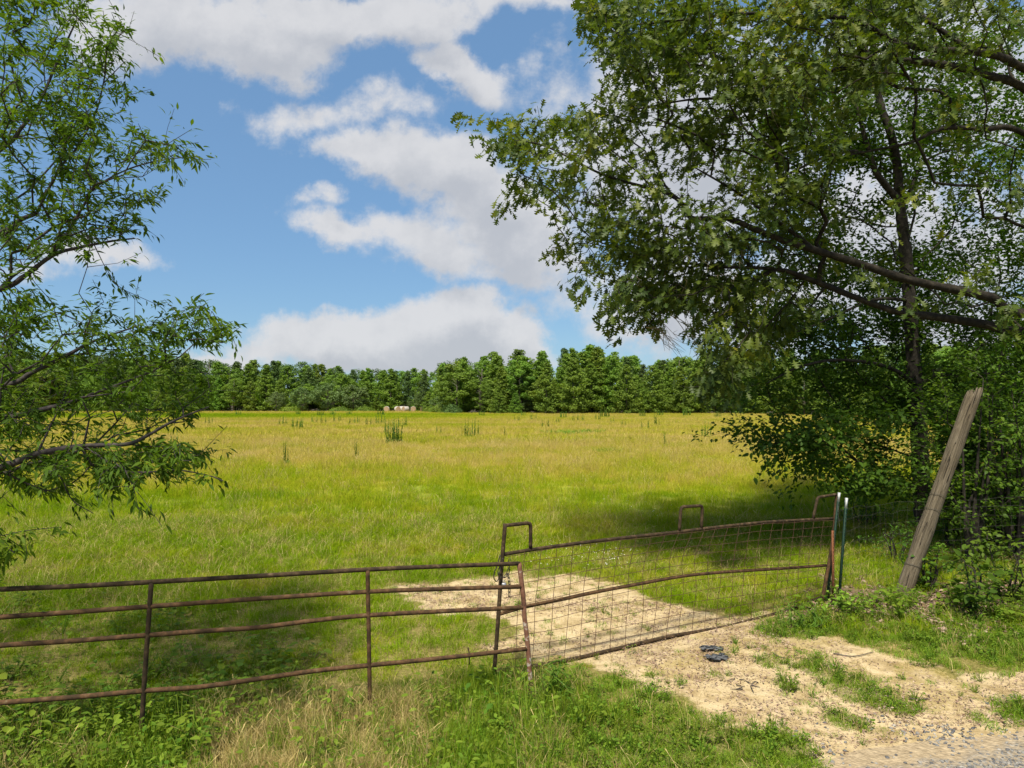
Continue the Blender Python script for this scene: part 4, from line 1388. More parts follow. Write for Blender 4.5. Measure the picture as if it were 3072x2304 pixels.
# ------------------------------------------------------------------ shrubs and undergrowth on the right
def shrub(name, base, label, cat, h, r, n, size, kind, leaf, seed, per=9, lean=(0, 0), group=None, stems=4, bark=None, low=0.12):
    rg = np.random.default_rng(seed)
    base = np.asarray(base, float)
    att = []
    while len(att) < n:
        q = rg.uniform(-1, 1, 3)
        if np.linalg.norm(q) > 1 or np.linalg.norm(q) < 0.25:
            continue
        z = low + (q[2] * .5 + .5) * (1 - low)
        wz = 0.45 + 0.55 * math.sin(PI * min(1, z * 0.9 + .1))
        att.append(base + np.array([q[0] * r * wz + lean[0] * z * h, q[1] * r * wz + lean[1] * z * h, z * h]) + rg.normal(0, 0.06, 3))
    limbs = []
    for s in range(stems):
        a = rg.uniform(0, 2 * PI)
        e = base + np.array([math.cos(a) * r * .35 + lean[0] * h * .7, math.sin(a) * r * .35 + lean[1] * h * .7, h * rg.uniform(.55, .85)])
        b0 = base + np.array([math.cos(a) * 0.04, math.sin(a) * 0.04, -0.03])
        limbs.append(([b0, (b0 + e) / 2 + rg.normal(0, .08, 3), e], 0.012 + 0.008 * h, 0.006))
    rt = near_tree(name, base, label, cat, limbs, att, bark or M['bark_dark'], leaf, kind, size, per, 0.05, 0.25, 0.8, 0.002, 0.3, 0.3, seed, 2.3, 4, along=0.3)
    if group:
        rt['group'] = group
    return rt


def build_shrubs():
    def gx(px, py):
        g = G(px, py)
        g[2] = 0
        return g
    shrub('shrub', gx(2905, 1700), 'tall dark thicket shrub right behind the leaning wooden post', 'shrub', 4.0, 1.15, 330, 0.085, 'ovate', M['shrub_leaf'], 201, 10, stems=6, low=0.05)
    shrub('shrub', gx(3050, 1690), 'tall dense leafy shrub at the right edge beyond the leaning post', 'shrub', 4.6, 1.25, 360, 0.09, 'ovate', M['shrub_leaf'], 202, 10, stems=6, low=0.05)
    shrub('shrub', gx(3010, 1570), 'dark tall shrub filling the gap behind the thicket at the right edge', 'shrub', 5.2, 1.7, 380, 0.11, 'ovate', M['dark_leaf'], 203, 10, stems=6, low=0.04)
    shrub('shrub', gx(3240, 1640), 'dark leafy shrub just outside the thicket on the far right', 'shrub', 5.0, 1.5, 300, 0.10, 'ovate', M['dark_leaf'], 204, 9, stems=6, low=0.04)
    shrub('shrub', gx(2840, 1655), 'leafy green shrub pressing against the back of the leaning wooden post', 'shrub', 3.0, 0.95, 260, 0.09, 'ovate', M['shrub_leaf'], 213, 11, stems=5, low=0.03)
    shrub('shrub', gx(2975, 1665), 'fresh green shrub filling the middle of the thicket right of the leaning post', 'shrub', 3.4, 1.05, 300, 0.09, 'ovate', M['shrub_leaf'], 214, 11, stems=5, low=0.03)
    shrub('sapling', gx(2905, 1850), 'bright sapling with big rounded leaves in front of the thicket right of the wooden post', 'sapling', 0.95, 0.42, 44, 0.115, 'ovate', M['shrub_leaf'], 205, 6, stems=4)
    shrub('sapling', gx(3010, 1800), 'leafy green bramble at the right edge below the thicket', 'bramble', 1.1, 0.6, 70, 0.085, 'ovate', M['shrub_leaf'], 206, 8, stems=5)
    shrub('sapling', gx(2790, 1770), 'low leafy bramble at the foot of the leaning wooden post', 'bramble', 0.8, 0.45, 55, 0.075, 'ovate', M['shrub_leaf'], 207, 8, stems=5)
    shrub('bush', gx(2600, 1590), 'loose low bush behind the woven wire fence', 'bush', 0.75, 0.8, 70, 0.07, 'ovate', M['dark_leaf'], 208, 8, stems=6)
    shrub('bush', gx(2690, 1690), 'dim scrubby bush between the green post and the leaning wooden post', 'bush', 0.7, 0.6, 70, 0.06, 'slim', M['shrub_leaf'], 209, 8, stems=6)
    shrub('weed', gx(2400, 1880), 'lush green weed clump growing through the foot of the mesh gate', 'weed', 0.34, 0.42, 46, 0.05, 'slim', M['shrub_leaf'], 210, 8, stems=6, bark=M['weed_leaf'])
    shrub('weed', gx(2540, 1850), 'pale yellow green leafy weed below the green steel post', 'weed', 0.42, 0.30, 26, 0.07, 'ovate', M['lime_leaf'], 211, 6, stems=4, bark=M['weed_leaf'])
    shrub('weed', gx(1655, 2090), 'small bright weed beside the bent end of the pipe gate', 'weed', 0.36, 0.20, 22, 0.06, 'slim', M['shrub_leaf'], 212, 8, stems=4, bark=M['weed_leaf'])


build_shrubs()


# ------------------------------------------------------------------ gates
def plane_from(a, b):
    d = np.array([b[0] - a[0], b[1] - a[1], 0.0])
    d /= np.linalg.norm(d)
    return np.array([d[1], -d[0], 0.0])


def build_pipe_gate():
    A, B = G(432, 2215), G(1594, 2072)
    n = plane_from(A, B)

    def P(x, y):
        return on_plane(x * S2, y * S2, A, n)
    base = (A + B) / 2
    base[2] = 0
    g = empty('pipe_gate', base, 'rusty four rail pipe gate with a bent end post', 'gate')

    def line(pts, per=5):
        return catmull([P(*p) for p in pts], per)
    rails = [[(-420, 1297), (-190, 1284), (0, 1273), (165, 1266), (328, 1257), (560, 1244), (795, 1230), (960, 1223), (1122, 1217)],
             [(-420, 1364), (-190, 1347), (0, 1333), (160, 1322), (322, 1310), (560, 1293), (795, 1278), (960, 1272), (1130, 1267)],
             [(-420, 1427), (-190, 1409), (0, 1394), (160, 1384), (318, 1372), (440, 1363), (560, 1355), (680, 1340), (795, 1329), (960, 1320), (1134, 1312)],
             [(-420, 1558), (-190, 1536), (0, 1518), (160, 1506), (312, 1492), (430, 1484), (560, 1466), (680, 1449), (797, 1437), (960, 1421), (1140, 1401)]]
    for r in rails:
        MB().tube(line(r), 0.0215, 12).build('rail', M['rust_dark' if r is rails[0] else 'rust'], g)
    MB().tube(line([(327, 1258), (322, 1330), (315, 1430), (309, 1520), (304, 1612)], 4) + n * 0.004, 0.020, 12).build('stay', M['rust_dark'], g)
    MB().tube(line([(794, 1231), (795, 1300), (797, 1400), (798, 1470), (799, 1545)], 4) + n * 0.004, 0.020, 12).build('stay', M['rust'], g)
    MB().tube(line([(-420, 1292), (-424, 1480), (-428, 1700)], 4), 0.024, 12).build('end_post', M['rust'], g)
    MB().tube(line([(1121, 1216), (1127, 1262), (1131, 1300), (1133, 1335), (1138, 1375), (1141, 1410), (1144, 1450), (1149, 1502)], 4), 0.024, 12).build('end_post', M['rust_flaky'], g)


GATE_POINTS = {}


def build_mesh_gate():
    A, B = G(1483, 2020), G(2462, 1800)
    n = plane_from(A, B)

    def P(x, y):
        return on_plane(x * S2, y * S2, A, n)
    base = (A + B) / 2
    base[2] = 0
    g = empty('mesh_gate', base, 'rusty field gate with wire mesh infill and three raised loops on its top rail', 'gate')

    def line(pts, per=5):
        return catmull([P(*p) for p in pts], per)
    top = [(1090, 1197), (1150, 1187), (1220, 1177), (1300, 1167), (1380, 1158), (1465, 1149), (1520, 1142), (1640, 1129), (1720, 1124), (1798, 1120)]
    mid = [(1079, 1326), (1132, 1311), (1210, 1295), (1280, 1280), (1375, 1262), (1470, 1245), (1545, 1237), (1620, 1232), (1700, 1227), (1784, 1221)]
    bot = [(1071, 1449), (1120, 1443), (1180, 1434), (1240, 1423), (1300, 1409), (1375, 1391), (1450, 1374), (1510, 1364), (1570, 1353), (1640, 1335), (1700, 1318), (1774, 1290)]
    MB().tube(line(top), 0.021, 12).build('rail', M['rust_dark'], g)
    MB().tube(line(mid), 0.021, 12).build('rail', M['rust'], g)
    MB().tube(line(bot), 0.023, 12).build('rail', M['rust_dark'], g)
    MB().tube(line([(1091, 1131), (1087, 1180), (1081, 1260), (1075, 1350), (1067, 1456)], 4), 0.022, 12).build('end_post', M['rust_dark'], g)
    MB().tube(line([(1808, 1067), (1804, 1110), (1799, 1165), (1788, 1230), (1774, 1304)], 4), 0.026, 12).build('end_post', M['rust'], g)

    def loop(pts):
        q = [P(*p) for p in pts]
        # rounded corners
        o = [q[0]]
        for i in range(1, len(q) - 1):
            for t in (0.0, 0.5, 1.0):
                a = q[i] + (q[i - 1] - q[i]) / np.linalg.norm(q[i - 1] - q[i]) * 0.04
                b = q[i] + (q[i + 1] - q[i]) / np.linalg.norm(q[i + 1] - q[i]) * 0.04
                o.append((1 - t) ** 2 * a + 2 * t * (1 - t) * q[i] + t * t * b)
        o.append(q[-1])
        # straight pieces need a few points so that the sweep stays round
        r = []
        for a, b in zip(o[:-1], o[1:]):
            for t in np.linspace(0, 1, 4, endpoint=False):
                r.append(a + (b - a) * t)
        r.append(o[-1])
        MB().tube(r, 0.0205, 12).build('loop', M['rust_dark'], g)
    loop([(1091, 1135), (1146, 1129), (1146, 1187)])
    loop([(1467, 1148), (1471, 1095), (1517, 1092), (1515, 1142)])
    loop([(1756, 1121), (1766, 1074), (1806, 1068)])
    # wires: between the rails, following their sag
    tt = np.linspace(0, 1, 60)

    def along(l):
        c = line(l, 8)
        s = np.r_[0, np.cumsum(np.linalg.norm(np.diff(c, axis=0), axis=1))]
        s /= s[-1]
        return lambda u: np.array([np.interp(u, s, c[:, i]) for i in range(3)])
    ft, fm, fb = along(top), along(mid), along(bot)
    wb = MB()
    rg = np.random.default_rng(3)
    side = n * 0.026

    def pt(u, v):
        """v 0 at the top rail, 0.5 at the middle rail, 1 at the bottom rail"""
        a = ft(u) + (fm(u) - ft(u)) * v * 2 if v < .5 else fm(u) + (fb(u) - fm(u)) * (v - .5) * 2
        return a + side + n * 0.05 * (fbm(u * 6, v * 2, 1.0, 5, 2) - 0.5)
    nv = 25
    for i in range(1, nv):
        u = i / nv
        vs = np.linspace(0.0, 1.0, 12)
        bendy = 0.012 * np.exp(-((u - .45) / .16) ** 2)
        pts = [pt(np.clip(u + (fbm(v * 3, u * 20, 1.0, 9, 2) - .5) * 0.010 + bendy * math.sin(v * 9 + i * .15) * (1 - v), 0, 1), v) for v in vs]
        wb.tube(pts, 0.0030, 5, False)
    for v in np.linspace(0.0, 1.0, 12)[1:-1]:
        us = np.linspace(0.003, 0.997, 60)
        pts = [pt(u, np.clip(v + (fbm(u * 7, v * 11, 1.0, 13, 3) - .5) * 0.035, 0, 1)) for u in us]
        wb.tube(pts, 0.0030, 5, False)
    for l, f in ((0, ft),):
        pts = [f(u) + np.array([0, 0, -0.022 - .006 * math.sin(u * 40)]) + side * 0.7 for u in np.linspace(0, 1, 50)]
        wb.tube(pts, 0.0032, 5, False)
    wb.build('wire_mesh', M['wire'], g)
    GATE_POINTS['chain'] = (P(1080, 1220), n, P)


build_pipe_gate()
build_mesh_gate()


def build_chain():
    """chain and padlock holding the two gates together"""
    c, n, P = GATE_POINTS['chain']
    f = np.array([n[1], -n[0], 0]) * -1
    g = empty('chain', (c[0], c[1], c[2]), 'dark steel chain wrapped round the post where the two gates meet', 'chain')

    def link_piece(p, q, roll):
        p, q = np.asarray(p), np.asarray(q)
        ax = q - p
        L = np.linalg.norm(ax) + 0.012
        ax = ax / np.linalg.norm(ax)
        u = np.cross(ax, [0.31, 0.77, 0.55])
        u /= np.linalg.norm(u)
        w = np.cross(ax, u)
        u = u * math.cos(roll) + w * math.sin(roll)
        cc = (p + q) / 2
        pts = []
        for a in np.linspace(0, 2 * PI, 13):
            ca, sa = math.cos(a), math.sin(a)
            pts.append(cc + ax * (np.sign(ca) * (L / 2 - 0.012) + 0.012 * ca) + u * 0.0125 * sa)
        return MB().tube(pts, 0.0042, 6, False)

    def run(pts, n_links):
        cpts = catmull(pts, 10)
        s = np.r_[0, np.cumsum(np.linalg.norm(np.diff(cpts, axis=0), axis=1))]
        for i in range(n_links):
            a, b = s[-1] * i / n_links, s[-1] * (i + 1) / n_links
            p = [np.interp(a, s, cpts[:, j]) for j in range(3)]
            q = [np.interp(b, s, cpts[:, j]) for j in range(3)]
            link_piece(p, q, (i % 2) * PI / 2 + 0.4).build('chain_link', M['chain'], g)
    front = -n * -0.045
    o = n * 0.05
    # loop round the post, over the pipe gate's top rail, and the hanging tail
    run([P(1080, 1205) + o, P(1075, 1222) + o, P(1072, 1240) + o, P(1080, 1246) + o * 1.1, P(1090, 1238) + o * 1.1, P(1095, 1218) + o * 1.1, P(1096, 1206) + o], 9)
    run([P(1090, 1238) + o * 1.2, P(1093, 1250) + o * 1.3, P(1094, 1265) + o * 1.3, P(1093, 1284) + o * 1.3], 6)
    t = empty('padlock', P(1083, 1262), 'small bright padlock hanging from the gate chain', 'padlock')
    pb = P(1083, 1262) + o * 1.1
    bd = MB()
    w, h, d = 0.022, 0.05, 0.012
    prof = [(-w, -h * .5), (-w * .8, -h * .62), (w * .8, -h * .62), (w, -h * .5), (w, h * .42), (w * .8, h * .55), (-w * .8, h * .55), (-w, h * .42)]
    fr = [pb + f * a + np.array([0, 0, b]) + n * d for a, b in prof]
    bk = [pb + f * a + np.array([0, 0, b]) - n * d for a, b in prof]
    m = len(prof)
    bd.add(np.array(fr + bk), [tuple(range(m)), tuple(range(2 * m - 1, m - 1, -1))] + [(i, i + m, (i + 1) % m + m, (i + 1) % m) for i in range(m)])
    bd.build('body', M['steel'], t, smooth=False)
    MB().tube([pb + f * (0.013 * math.cos(a)) + np.array([0, 0, .022 + 0.035 * math.sin(a)]) for a in np.linspace(0, PI, 9)], 0.004, 6).build('shackle', M['steel'], t)
    # hook of bent rod on the far side of the post
    hk = [P(1083, 1200) - o * .6, P(1077, 1222) - o * .6, P(1071, 1238) - o * .6, P(1070, 1250) - o * .6, P(1075, 1257) - o * .6, P(1080, 1251) - o * .6, P(1080, 1240) - o * .6]
    tag(MB().tube(catmull(hk, 5), 0.006, 7).build('latch_hook', M['chain']), 'bent dark rod hook hanging beside the gate chain', 'hook')


build_chain()


# ------------------------------------------------------------------ posts and wire fence
def t_post(name, base_px, top_px, label, paint, cap, d=None, group=None, w=0.034):
    b = G(*base_px)
    b[2] = 0
    tp = U(top_px[0], top_px[1], b[1] if d is None else d)
    rt = empty(name, b, label, 'fence post', group)
    ax = tp - b
    L = np.linalg.norm(ax)
    ax = ax / L
    fx = np.array([0.94, 0.34, 0.0])
    fx = fx - ax * np.dot(fx, ax)
    fx /= np.linalg.norm(fx)
    fy = np.cross(ax, fx)
    th = 0.0055
    prof = [(-w / 2, -th / 2), (w / 2, -th / 2), (w / 2, th / 2), (th / 2, th / 2), (th / 2, w * .95), (-th / 2, w * .95), (-th / 2, th / 2), (-w / 2, th / 2)]

    def seg(l0, l1):
        mb = MB()
        V = [b + ax * l0 + fx * p + fy * q for p, q in prof] + [b + ax * l1 + fx * p + fy * q for p, q in prof]
        m = len(prof)
        fs = [tuple(range(m - 1, -1, -1)), tuple(range(m, 2 * m))] + [(i, (i + 1) % m, (i + 1) % m + m, i + m) for i in range(m)]
        mb.add(V, fs)
        return mb
    cut = L - cap
    sh = seg(-0.15, cut)
    for z in np.arange(0.12, cut - 0.02, 0.055):      # studs
        c = b + ax * z - fy * (th / 2 + 0.003)
        q = [c + fx * sx * 0.006 + ax * sz * 0.011 + fy * (0.003 if k else -0.003) for k in (1, 0) for sx, sz in ((-1, -1), (1, -1), (1, 1), (-1, 1))]
        sh.add(q, [(0, 1, 2, 3)[::-1], (4, 5, 6, 7), (0, 4, 5, 1), (1, 5, 6, 2), (2, 6, 7, 3), (3, 7, 4, 0)])
    sh.build('shaft', paint, rt, smooth=False)
    if cap > 0:
        seg(cut, L).build('cap', M['white_paint'], rt, smooth=False)
    return rt


t_post('steel_post', (2517, 1812), (2541, 1494), 'green steel fence post with a white tip standing clear right of the mesh gate', M['green_paint'], 0.15)
t_post('steel_post', (2483, 1794), (2519, 1478), 'green steel post with a white tip hidden close behind the mesh gate hinge post', M['green_paint'], 0.13)
t_post('steel_post', (2501, 1806), (2499, 1592), 'short rust orange steel post between the mesh gate and the green post', M['orange_rust'], 0.0)
tag(MB().tube(catmull([U(1409, 1995, 7.75), U(1407, 1960, 7.75), U(1404, 1943, 7.75)], 3), 0.008, 6).build('stake', M['rust_dark']), 'thin dark rod stake stuck in the grass left of the mesh gate post', 'stake')


def build_wood_post():
    b = G(2712, 1775)
    b[2] = 0
    tp = U(2925, 1172, b[1] - 0.15)
    rt = empty('wooden_post', b, 'thick weathered wooden post leaning to the right beside the undergrowth', 'fence post')
    ax = tp - b
    L = np.linalg.norm(ax)
    ax = ax / L
    rg = np.random.default_rng(2)
    n, m = 28, 30
    V, fs = [], []
    u = np.cross(ax, [0, 1, 0])
    u /= np.linalg.norm(u)
    w = np.cross(ax, u)
    groove = 1 + rg.normal(0, 0.010, n)
    groove[[3, 11, 20]] -= 0.035
    for i in range(m):
        t = -0.12 + 1.12 * i / (m - 1)
        r = 0.114 - 0.012 * t + 0.006 * math.sin(t * 23 + 1) * math.sin(t * 7)
        r *= 1 + 0.03 * math.sin(t * 9)
        for j in range(n):
            a = 2 * PI * j / n
            lj = t * L
            if i == m - 1:
                lj += rg.uniform(-0.10, 0.05) - 0.05 * math.cos(a + .6)
            rr = r * groove[j] * (1 + rg.normal(0, 0.006)) * (0.93 if i == m - 1 else 1)
            V.append(ax * lj + u * rr * math.cos(a) + w * rr * math.sin(a))
    for i in range(m - 1):
        for j in range(n):
            k2 = (j + 1) % n
            fs.append((i * n + j, i * n + k2, (i + 1) * n + k2, (i + 1) * n + j))
    top = len(V)
    V.append(ax * (L - 0.10))
    for j in range(n):
        fs.append(((m - 1) * n + j, (m - 1) * n + (j + 1) % n, top))
    # modelled upright in its own frame so the grain runs along it
    q = ax
    rot = Vector((0, 0, 1)).rotation_difference(Vector(q))
    ri = rot.inverted().to_matrix()
    V = np.array(V) @ np.array(ri).T
    me = mesh_from('shaft', V, [i for f in fs for i in f], [len(f) for f in fs], True)
    me.materials.append(M['post'])
    o = bpy.data.objects.new('shaft', me)
    COL.objects.link(o)
    o.parent = rt
    o.rotation_euler = rot.to_euler()
    # wires stapled round it
    for l in (0.42, 1.32, 1.55):
        pts = []
        for a in np.linspace(0, 2 * PI, 25):
            pts.append(b + ax * (l + 0.02 * math.sin(a)) + (u * math.cos(a) + w * math.sin(a)) * 0.121)
        MB().tube(pts, 0.003, 5, False).build('wire_wrap', M['grey_wire'], rt)
    return b, ax


PB, PAX = build_wood_post()


def build_wire_fence():
    a = G(2517, 1812)
    a[2] = 0
    c = PB + np.array([0.02, 0.14, 0])
    far = np.array([c[0] + 4.5, c[1] + 1.2, 0])
    rt = empty('wire_fence', a, 'woven grey wire fence strung from the green steel post to the leaning wooden post', 'fence')
    rg = np.random.default_rng(4)
    pts = []
    for t in np.linspace(0, 1, 16):
        pts.append(a + (c - a) * t)
    for t in np.linspace(0.05, 1, 14):
        pts.append(c + (far - c) * t)
    pts = np.array(pts)
    mb = MB()
    for i, z in enumerate([0.10, 0.22, 0.36, 0.52, 0.68, 0.86, 1.04, 1.20, 1.34]):
        p = pts.copy()
        s = np.arange(len(p))
        p[:, 2] = z + (fbm(s * .4, s * 0 + i, 1.0, 3, 2) - .5) * 0.10
        p[:, 1] += (fbm(s * .3, s * 0 + i * 2, 1.0, 8, 2) - .5) * 0.10
        mb.tube(p, 0.0015, 4, False)
    L = np.r_[0, np.cumsum(np.linalg.norm(np.diff(pts, axis=0), axis=1))]
    for l in np.arange(0.16, L[-1], 0.17):
        q = np.array([np.interp(l, L, pts[:, k]) for k in range(3)])
        col = [q + np.array([rg.normal(0, .008), rg.normal(0, .02), z]) for z in np.linspace(0.10, 1.34, 8)]
        mb.tube(col, 0.0012, 4, False)
    # loose ends twisted to the gate's hinge post
    h = U(2516, 1490, 10.3)
    for dz in (0.0, 0.12, 0.2):
        e = a + np.array([0.02, 0.0, 1.30 - dz])
        mb.tube(catmull([h + np.array([0, 0, -dz * 1.2]), (h + e) / 2 + np.array([0, .03, -.07]), e], 5), 0.002, 4, False)
    mb.build('woven_wire', M['grey_wire'], rt)


build_wire_fence()


# ------------------------------------------------------------------ small things on the ground
def build_debris():
    def sheet(name, px, py, lx, ly, label, seed, rz, lift):
        b = G(px, py)
        b[2] = 0
        rg = np.random.default_rng(seed)
        nx, ny = 12, 8
        V = []
        ca, sa = math.cos(rz), math.sin(rz)
        for t in (0.006, 0.0):
            for j in range(ny):
                for i in range(nx):
                    u, v = i / (nx - 1) - .5, j / (ny - 1) - .5
                    e = 1 - 0.35 * abs(v * 2) ** 2 * (0.6 + .4 * math.sin(i * 1.7))
                    x, y = u * lx * e + 0.03 * math.sin(j * 2.1 + seed), v * ly + 0.03 * math.sin(i * 1.3 + seed)
                    z = 0.03 + lift * math.exp(-((u + .1) ** 2 + v ** 2) * 14) + lift * 0.5 * math.sin(u * 9 + v * 6 + seed) * .5
                    V.append((b[0] + x * ca - y * sa, b[1] + x * sa + y * ca, max(0.004, z) + float(relief(b[0], b[1])) + t))
        fs = []
        N = nx * ny
        for j in range(ny - 1):
            for i in range(nx - 1):
                a = j * nx + i
                fs.append((a, a + 1, a + nx + 1, a + nx))
                fs.append((N + a + nx, N + a + nx + 1, N + a + 1, N + a))
        rim = [i for i in range(nx)] + [j * nx + nx - 1 for j in range(1, ny)] + [(ny - 1) * nx + i for i in range(nx - 2, -1, -1)] + [j * nx for j in range(ny - 2, 0, -1)]
        for a, c in zip(rim, rim[1:] + rim[:1]):
            fs.append((a, a + N, c + N, c))
        mb = MB()
        mb.add(V, fs)
        tag(mb.build(name, M['sheet']), label, 'rubber scrap')
    sheet('rubber_scrap', 2152, 1980, 0.24, 0.15, 'crumpled dark grey rubber scrap lying on the sandy soil, the nearer and larger of two', 1, 0.2, 0.012)
    sheet('rubber_scrap', 2135, 1950, 0.24, 0.09, 'flat grey rubber strip half buried in the sandy soil just behind a larger scrap', 5, -0.15, 0.02)

    def stick(pts, r, label):
        q = []
        for (x, y) in pts:
            p = G(x, y)
            p[2] = float(relief(p[0], p[1])) + r + 0.006
            q.append(p)
        c = catmull(q, 4)
        tag(MB().tube(c, np.linspace(r, r * .5, len(c)), 6).build('stick', M['bark_far']), label, 'stick')
    stick([(2320, 1968), (2340, 1975), (2362, 1978)], 0.008, 'short brown stick on the sand at the upper end of the diagonal grass strip')
    stick([(2730, 2105), (2760, 2107), (2790, 2100)], 0.010, 'thin curved brown stick on the sand right of the diagonal grass strip')
    stick([(2700, 1770), (2735, 1790), (2760, 1805)], 0.012, 'pale broken stick at the foot of the leaning wooden post')
    stick([(2500, 1968), (2560, 1975), (2620, 1962)], 0.008, 'long thin dry stick lying across the mossy ground')
    rg = np.random.default_rng(77)
    c = G(2240, 2065)
    for i in range(9):
        x, y = 2240 + rg.normal(0, 26), 2062 + rg.normal(0, 16)
        a = rg.uniform(0, PI)
        l = rg.uniform(8, 22)
        q = [(x - l * math.cos(a), y - l * .5 * math.sin(a)), (x, y + rg.normal(0, 2)), (x + l * math.cos(a), y + l * .5 * math.sin(a))]
        qq = []
        for (u, v) in q:
            p = G(u, v)
            p[2] = float(relief(p[0], p[1])) + 0.008 + rg.uniform(0, .01)
            qq.append(p)
        cc = catmull(qq, 3)
        o = MB().tube(cc, np.linspace(0.006, 0.003, len(cc)), 5).build('twig', M['bark_left'])
        tag(o, 'dry twig in the small heap of twigs on the bare sand', 'twig', 'heap of dry twigs on the sand')


build_debris()


# ------------------------------------------------------------------ hay bales
def build_bales():
    spots = [(1160, 180, 0.0, 'round hay bale standing alone, leftmost of the far bales'),
             (1192, 179, 0.5, 'white wrapped round hay bale, second from the left in the far row'),
             (1206, 182.5, 0.9, 'round hay bale set back between its two white wrapped neighbours'),
             (1217, 178, -0.85, 'white wrapped round hay bale showing its dark end to the right'),
             (1240, 180, 0.1, 'round hay bale facing the camera with weeds growing in front of it'),
             (1271, 180, -1.0, 'rightmost round hay bale half hidden by the green shrubs')]
    R, W, n = 0.67, 1.28, 28
    proto = None
    for (px, d, rz, lab) in spots:
        p = U(px, 1233, d)
        if proto is None:
            rt = empty('hay_bale', (0, 0, 0), lab, 'hay bale', 'round hay bales at the far side of the field')
            a = np.arange(n) * 2 * PI / n
            rg = np.random.default_rng(9)
            prof = [(-W / 2, R * .95), (-W / 2 + .06, R), (0, R * 1.015), (W / 2 - .06, R), (W / 2, R * .95)]
            V = []
            for y, r in prof:
                for t in a:
                    V.append((r * math.cos(t), y, R * .96 + max(r * math.sin(t), -R * .96)))
            fs = []
            for i in range(len(prof) - 1):
                for j in range(n):
                    fs.append((i * n + j, i * n + (j + 1) % n, (i + 1) * n + (j + 1) % n, (i + 1) * n + j))
            mb = MB()
            mb.add(V, fs)
            mb.build('wrap', M['bale_wrap'], rt)
            for s in (-1, 1):
                V, fs = [], []
                for k_, rr in enumerate((R * .95, R * .7, R * .45, R * .2)):
                    for t in a:
                        V.append((rr * math.cos(t), s * (W / 2 + .03 * (k_ % 2)), R * .96 + max(rr * math.sin(t), -R * .96)))
                for k_ in range(3):
                    for j in range(n):
                        fs.append((k_ * n + j, k_ * n + (j + 1) % n, (k_ + 1) * n + (j + 1) % n, (k_ + 1) * n + j))
                fs.append(tuple(3 * n + j for j in range(n)))
                mb = MB()
                mb.add(V, fs)
                mb.build('hay_end', M['hay'], rt)
            proto = rt
            o = rt
        else:
            o = copy_tree(proto)
            o['label'] = lab
        o.location = (p[0], d, 0.22)
        o.rotation_euler = (0, 0, rz)


build_bales()


# ------------------------------------------------------------------ tall weeds standing in the field
def spike_mesh(seed, n, h, rad, mat):
    """upright dock-like stems with narrow leaves close to the stalk"""
    rg = np.random.default_rng(seed)
    V, L, S = [], [], []
    for i in range(n):
        a, r = rg.uniform(0, 2 * PI), rad * math.sqrt(rg.uniform())
        b = np.array([r * math.cos(a), r * math.sin(a), 0])
        hh = h * rg.uniform(.45, 1.0)
        ln = rg.normal(0, .05, 2)
        for z in np.arange(0.05, 1.0, 0.045):
            p = b + np.array([ln[0] * z * hh, ln[1] * z * hh, z * hh])
            for q in range(2):
                az = rg.uniform(0, 2 * PI)
                l = hh * 0.13 * (1.15 - z * .75)
                d = np.array([math.cos(az) * .5, math.sin(az) * .5, .85]) * l
                s = np.array([-math.sin(az), math.cos(az), 0]) * l * .20
                k0 = len(V)
                V += [p, p + d * .5 + s, p + d, p + d * .5 - s]
                L += [k0, k0 + 1, k0 + 2, k0 + 3]
                S.append(4)
    for i in range(9):
        az = i * 0.7 + rg.uniform(-.2, .2)
        u = np.array([math.cos(az), math.sin(az), 0])
        sd = np.array([-u[1], u[0], 0]) * h * .04
        l = max(rad, .2) * h * 1.1
        k0 = len(V)
        V += [u * 0.02, u * l * .5 + sd + np.array([0, 0, h * .22]), u * l + np.array([0, 0, h * .10]), u * l * .5 - sd + np.array([0, 0, h * .22])]
        L += [k0, k0 + 1, k0 + 2, k0 + 3]
        S.append(4)
    me = mesh_from('tall_weed', np.array(V), L, S)
    me.materials.append(mat)
    return me


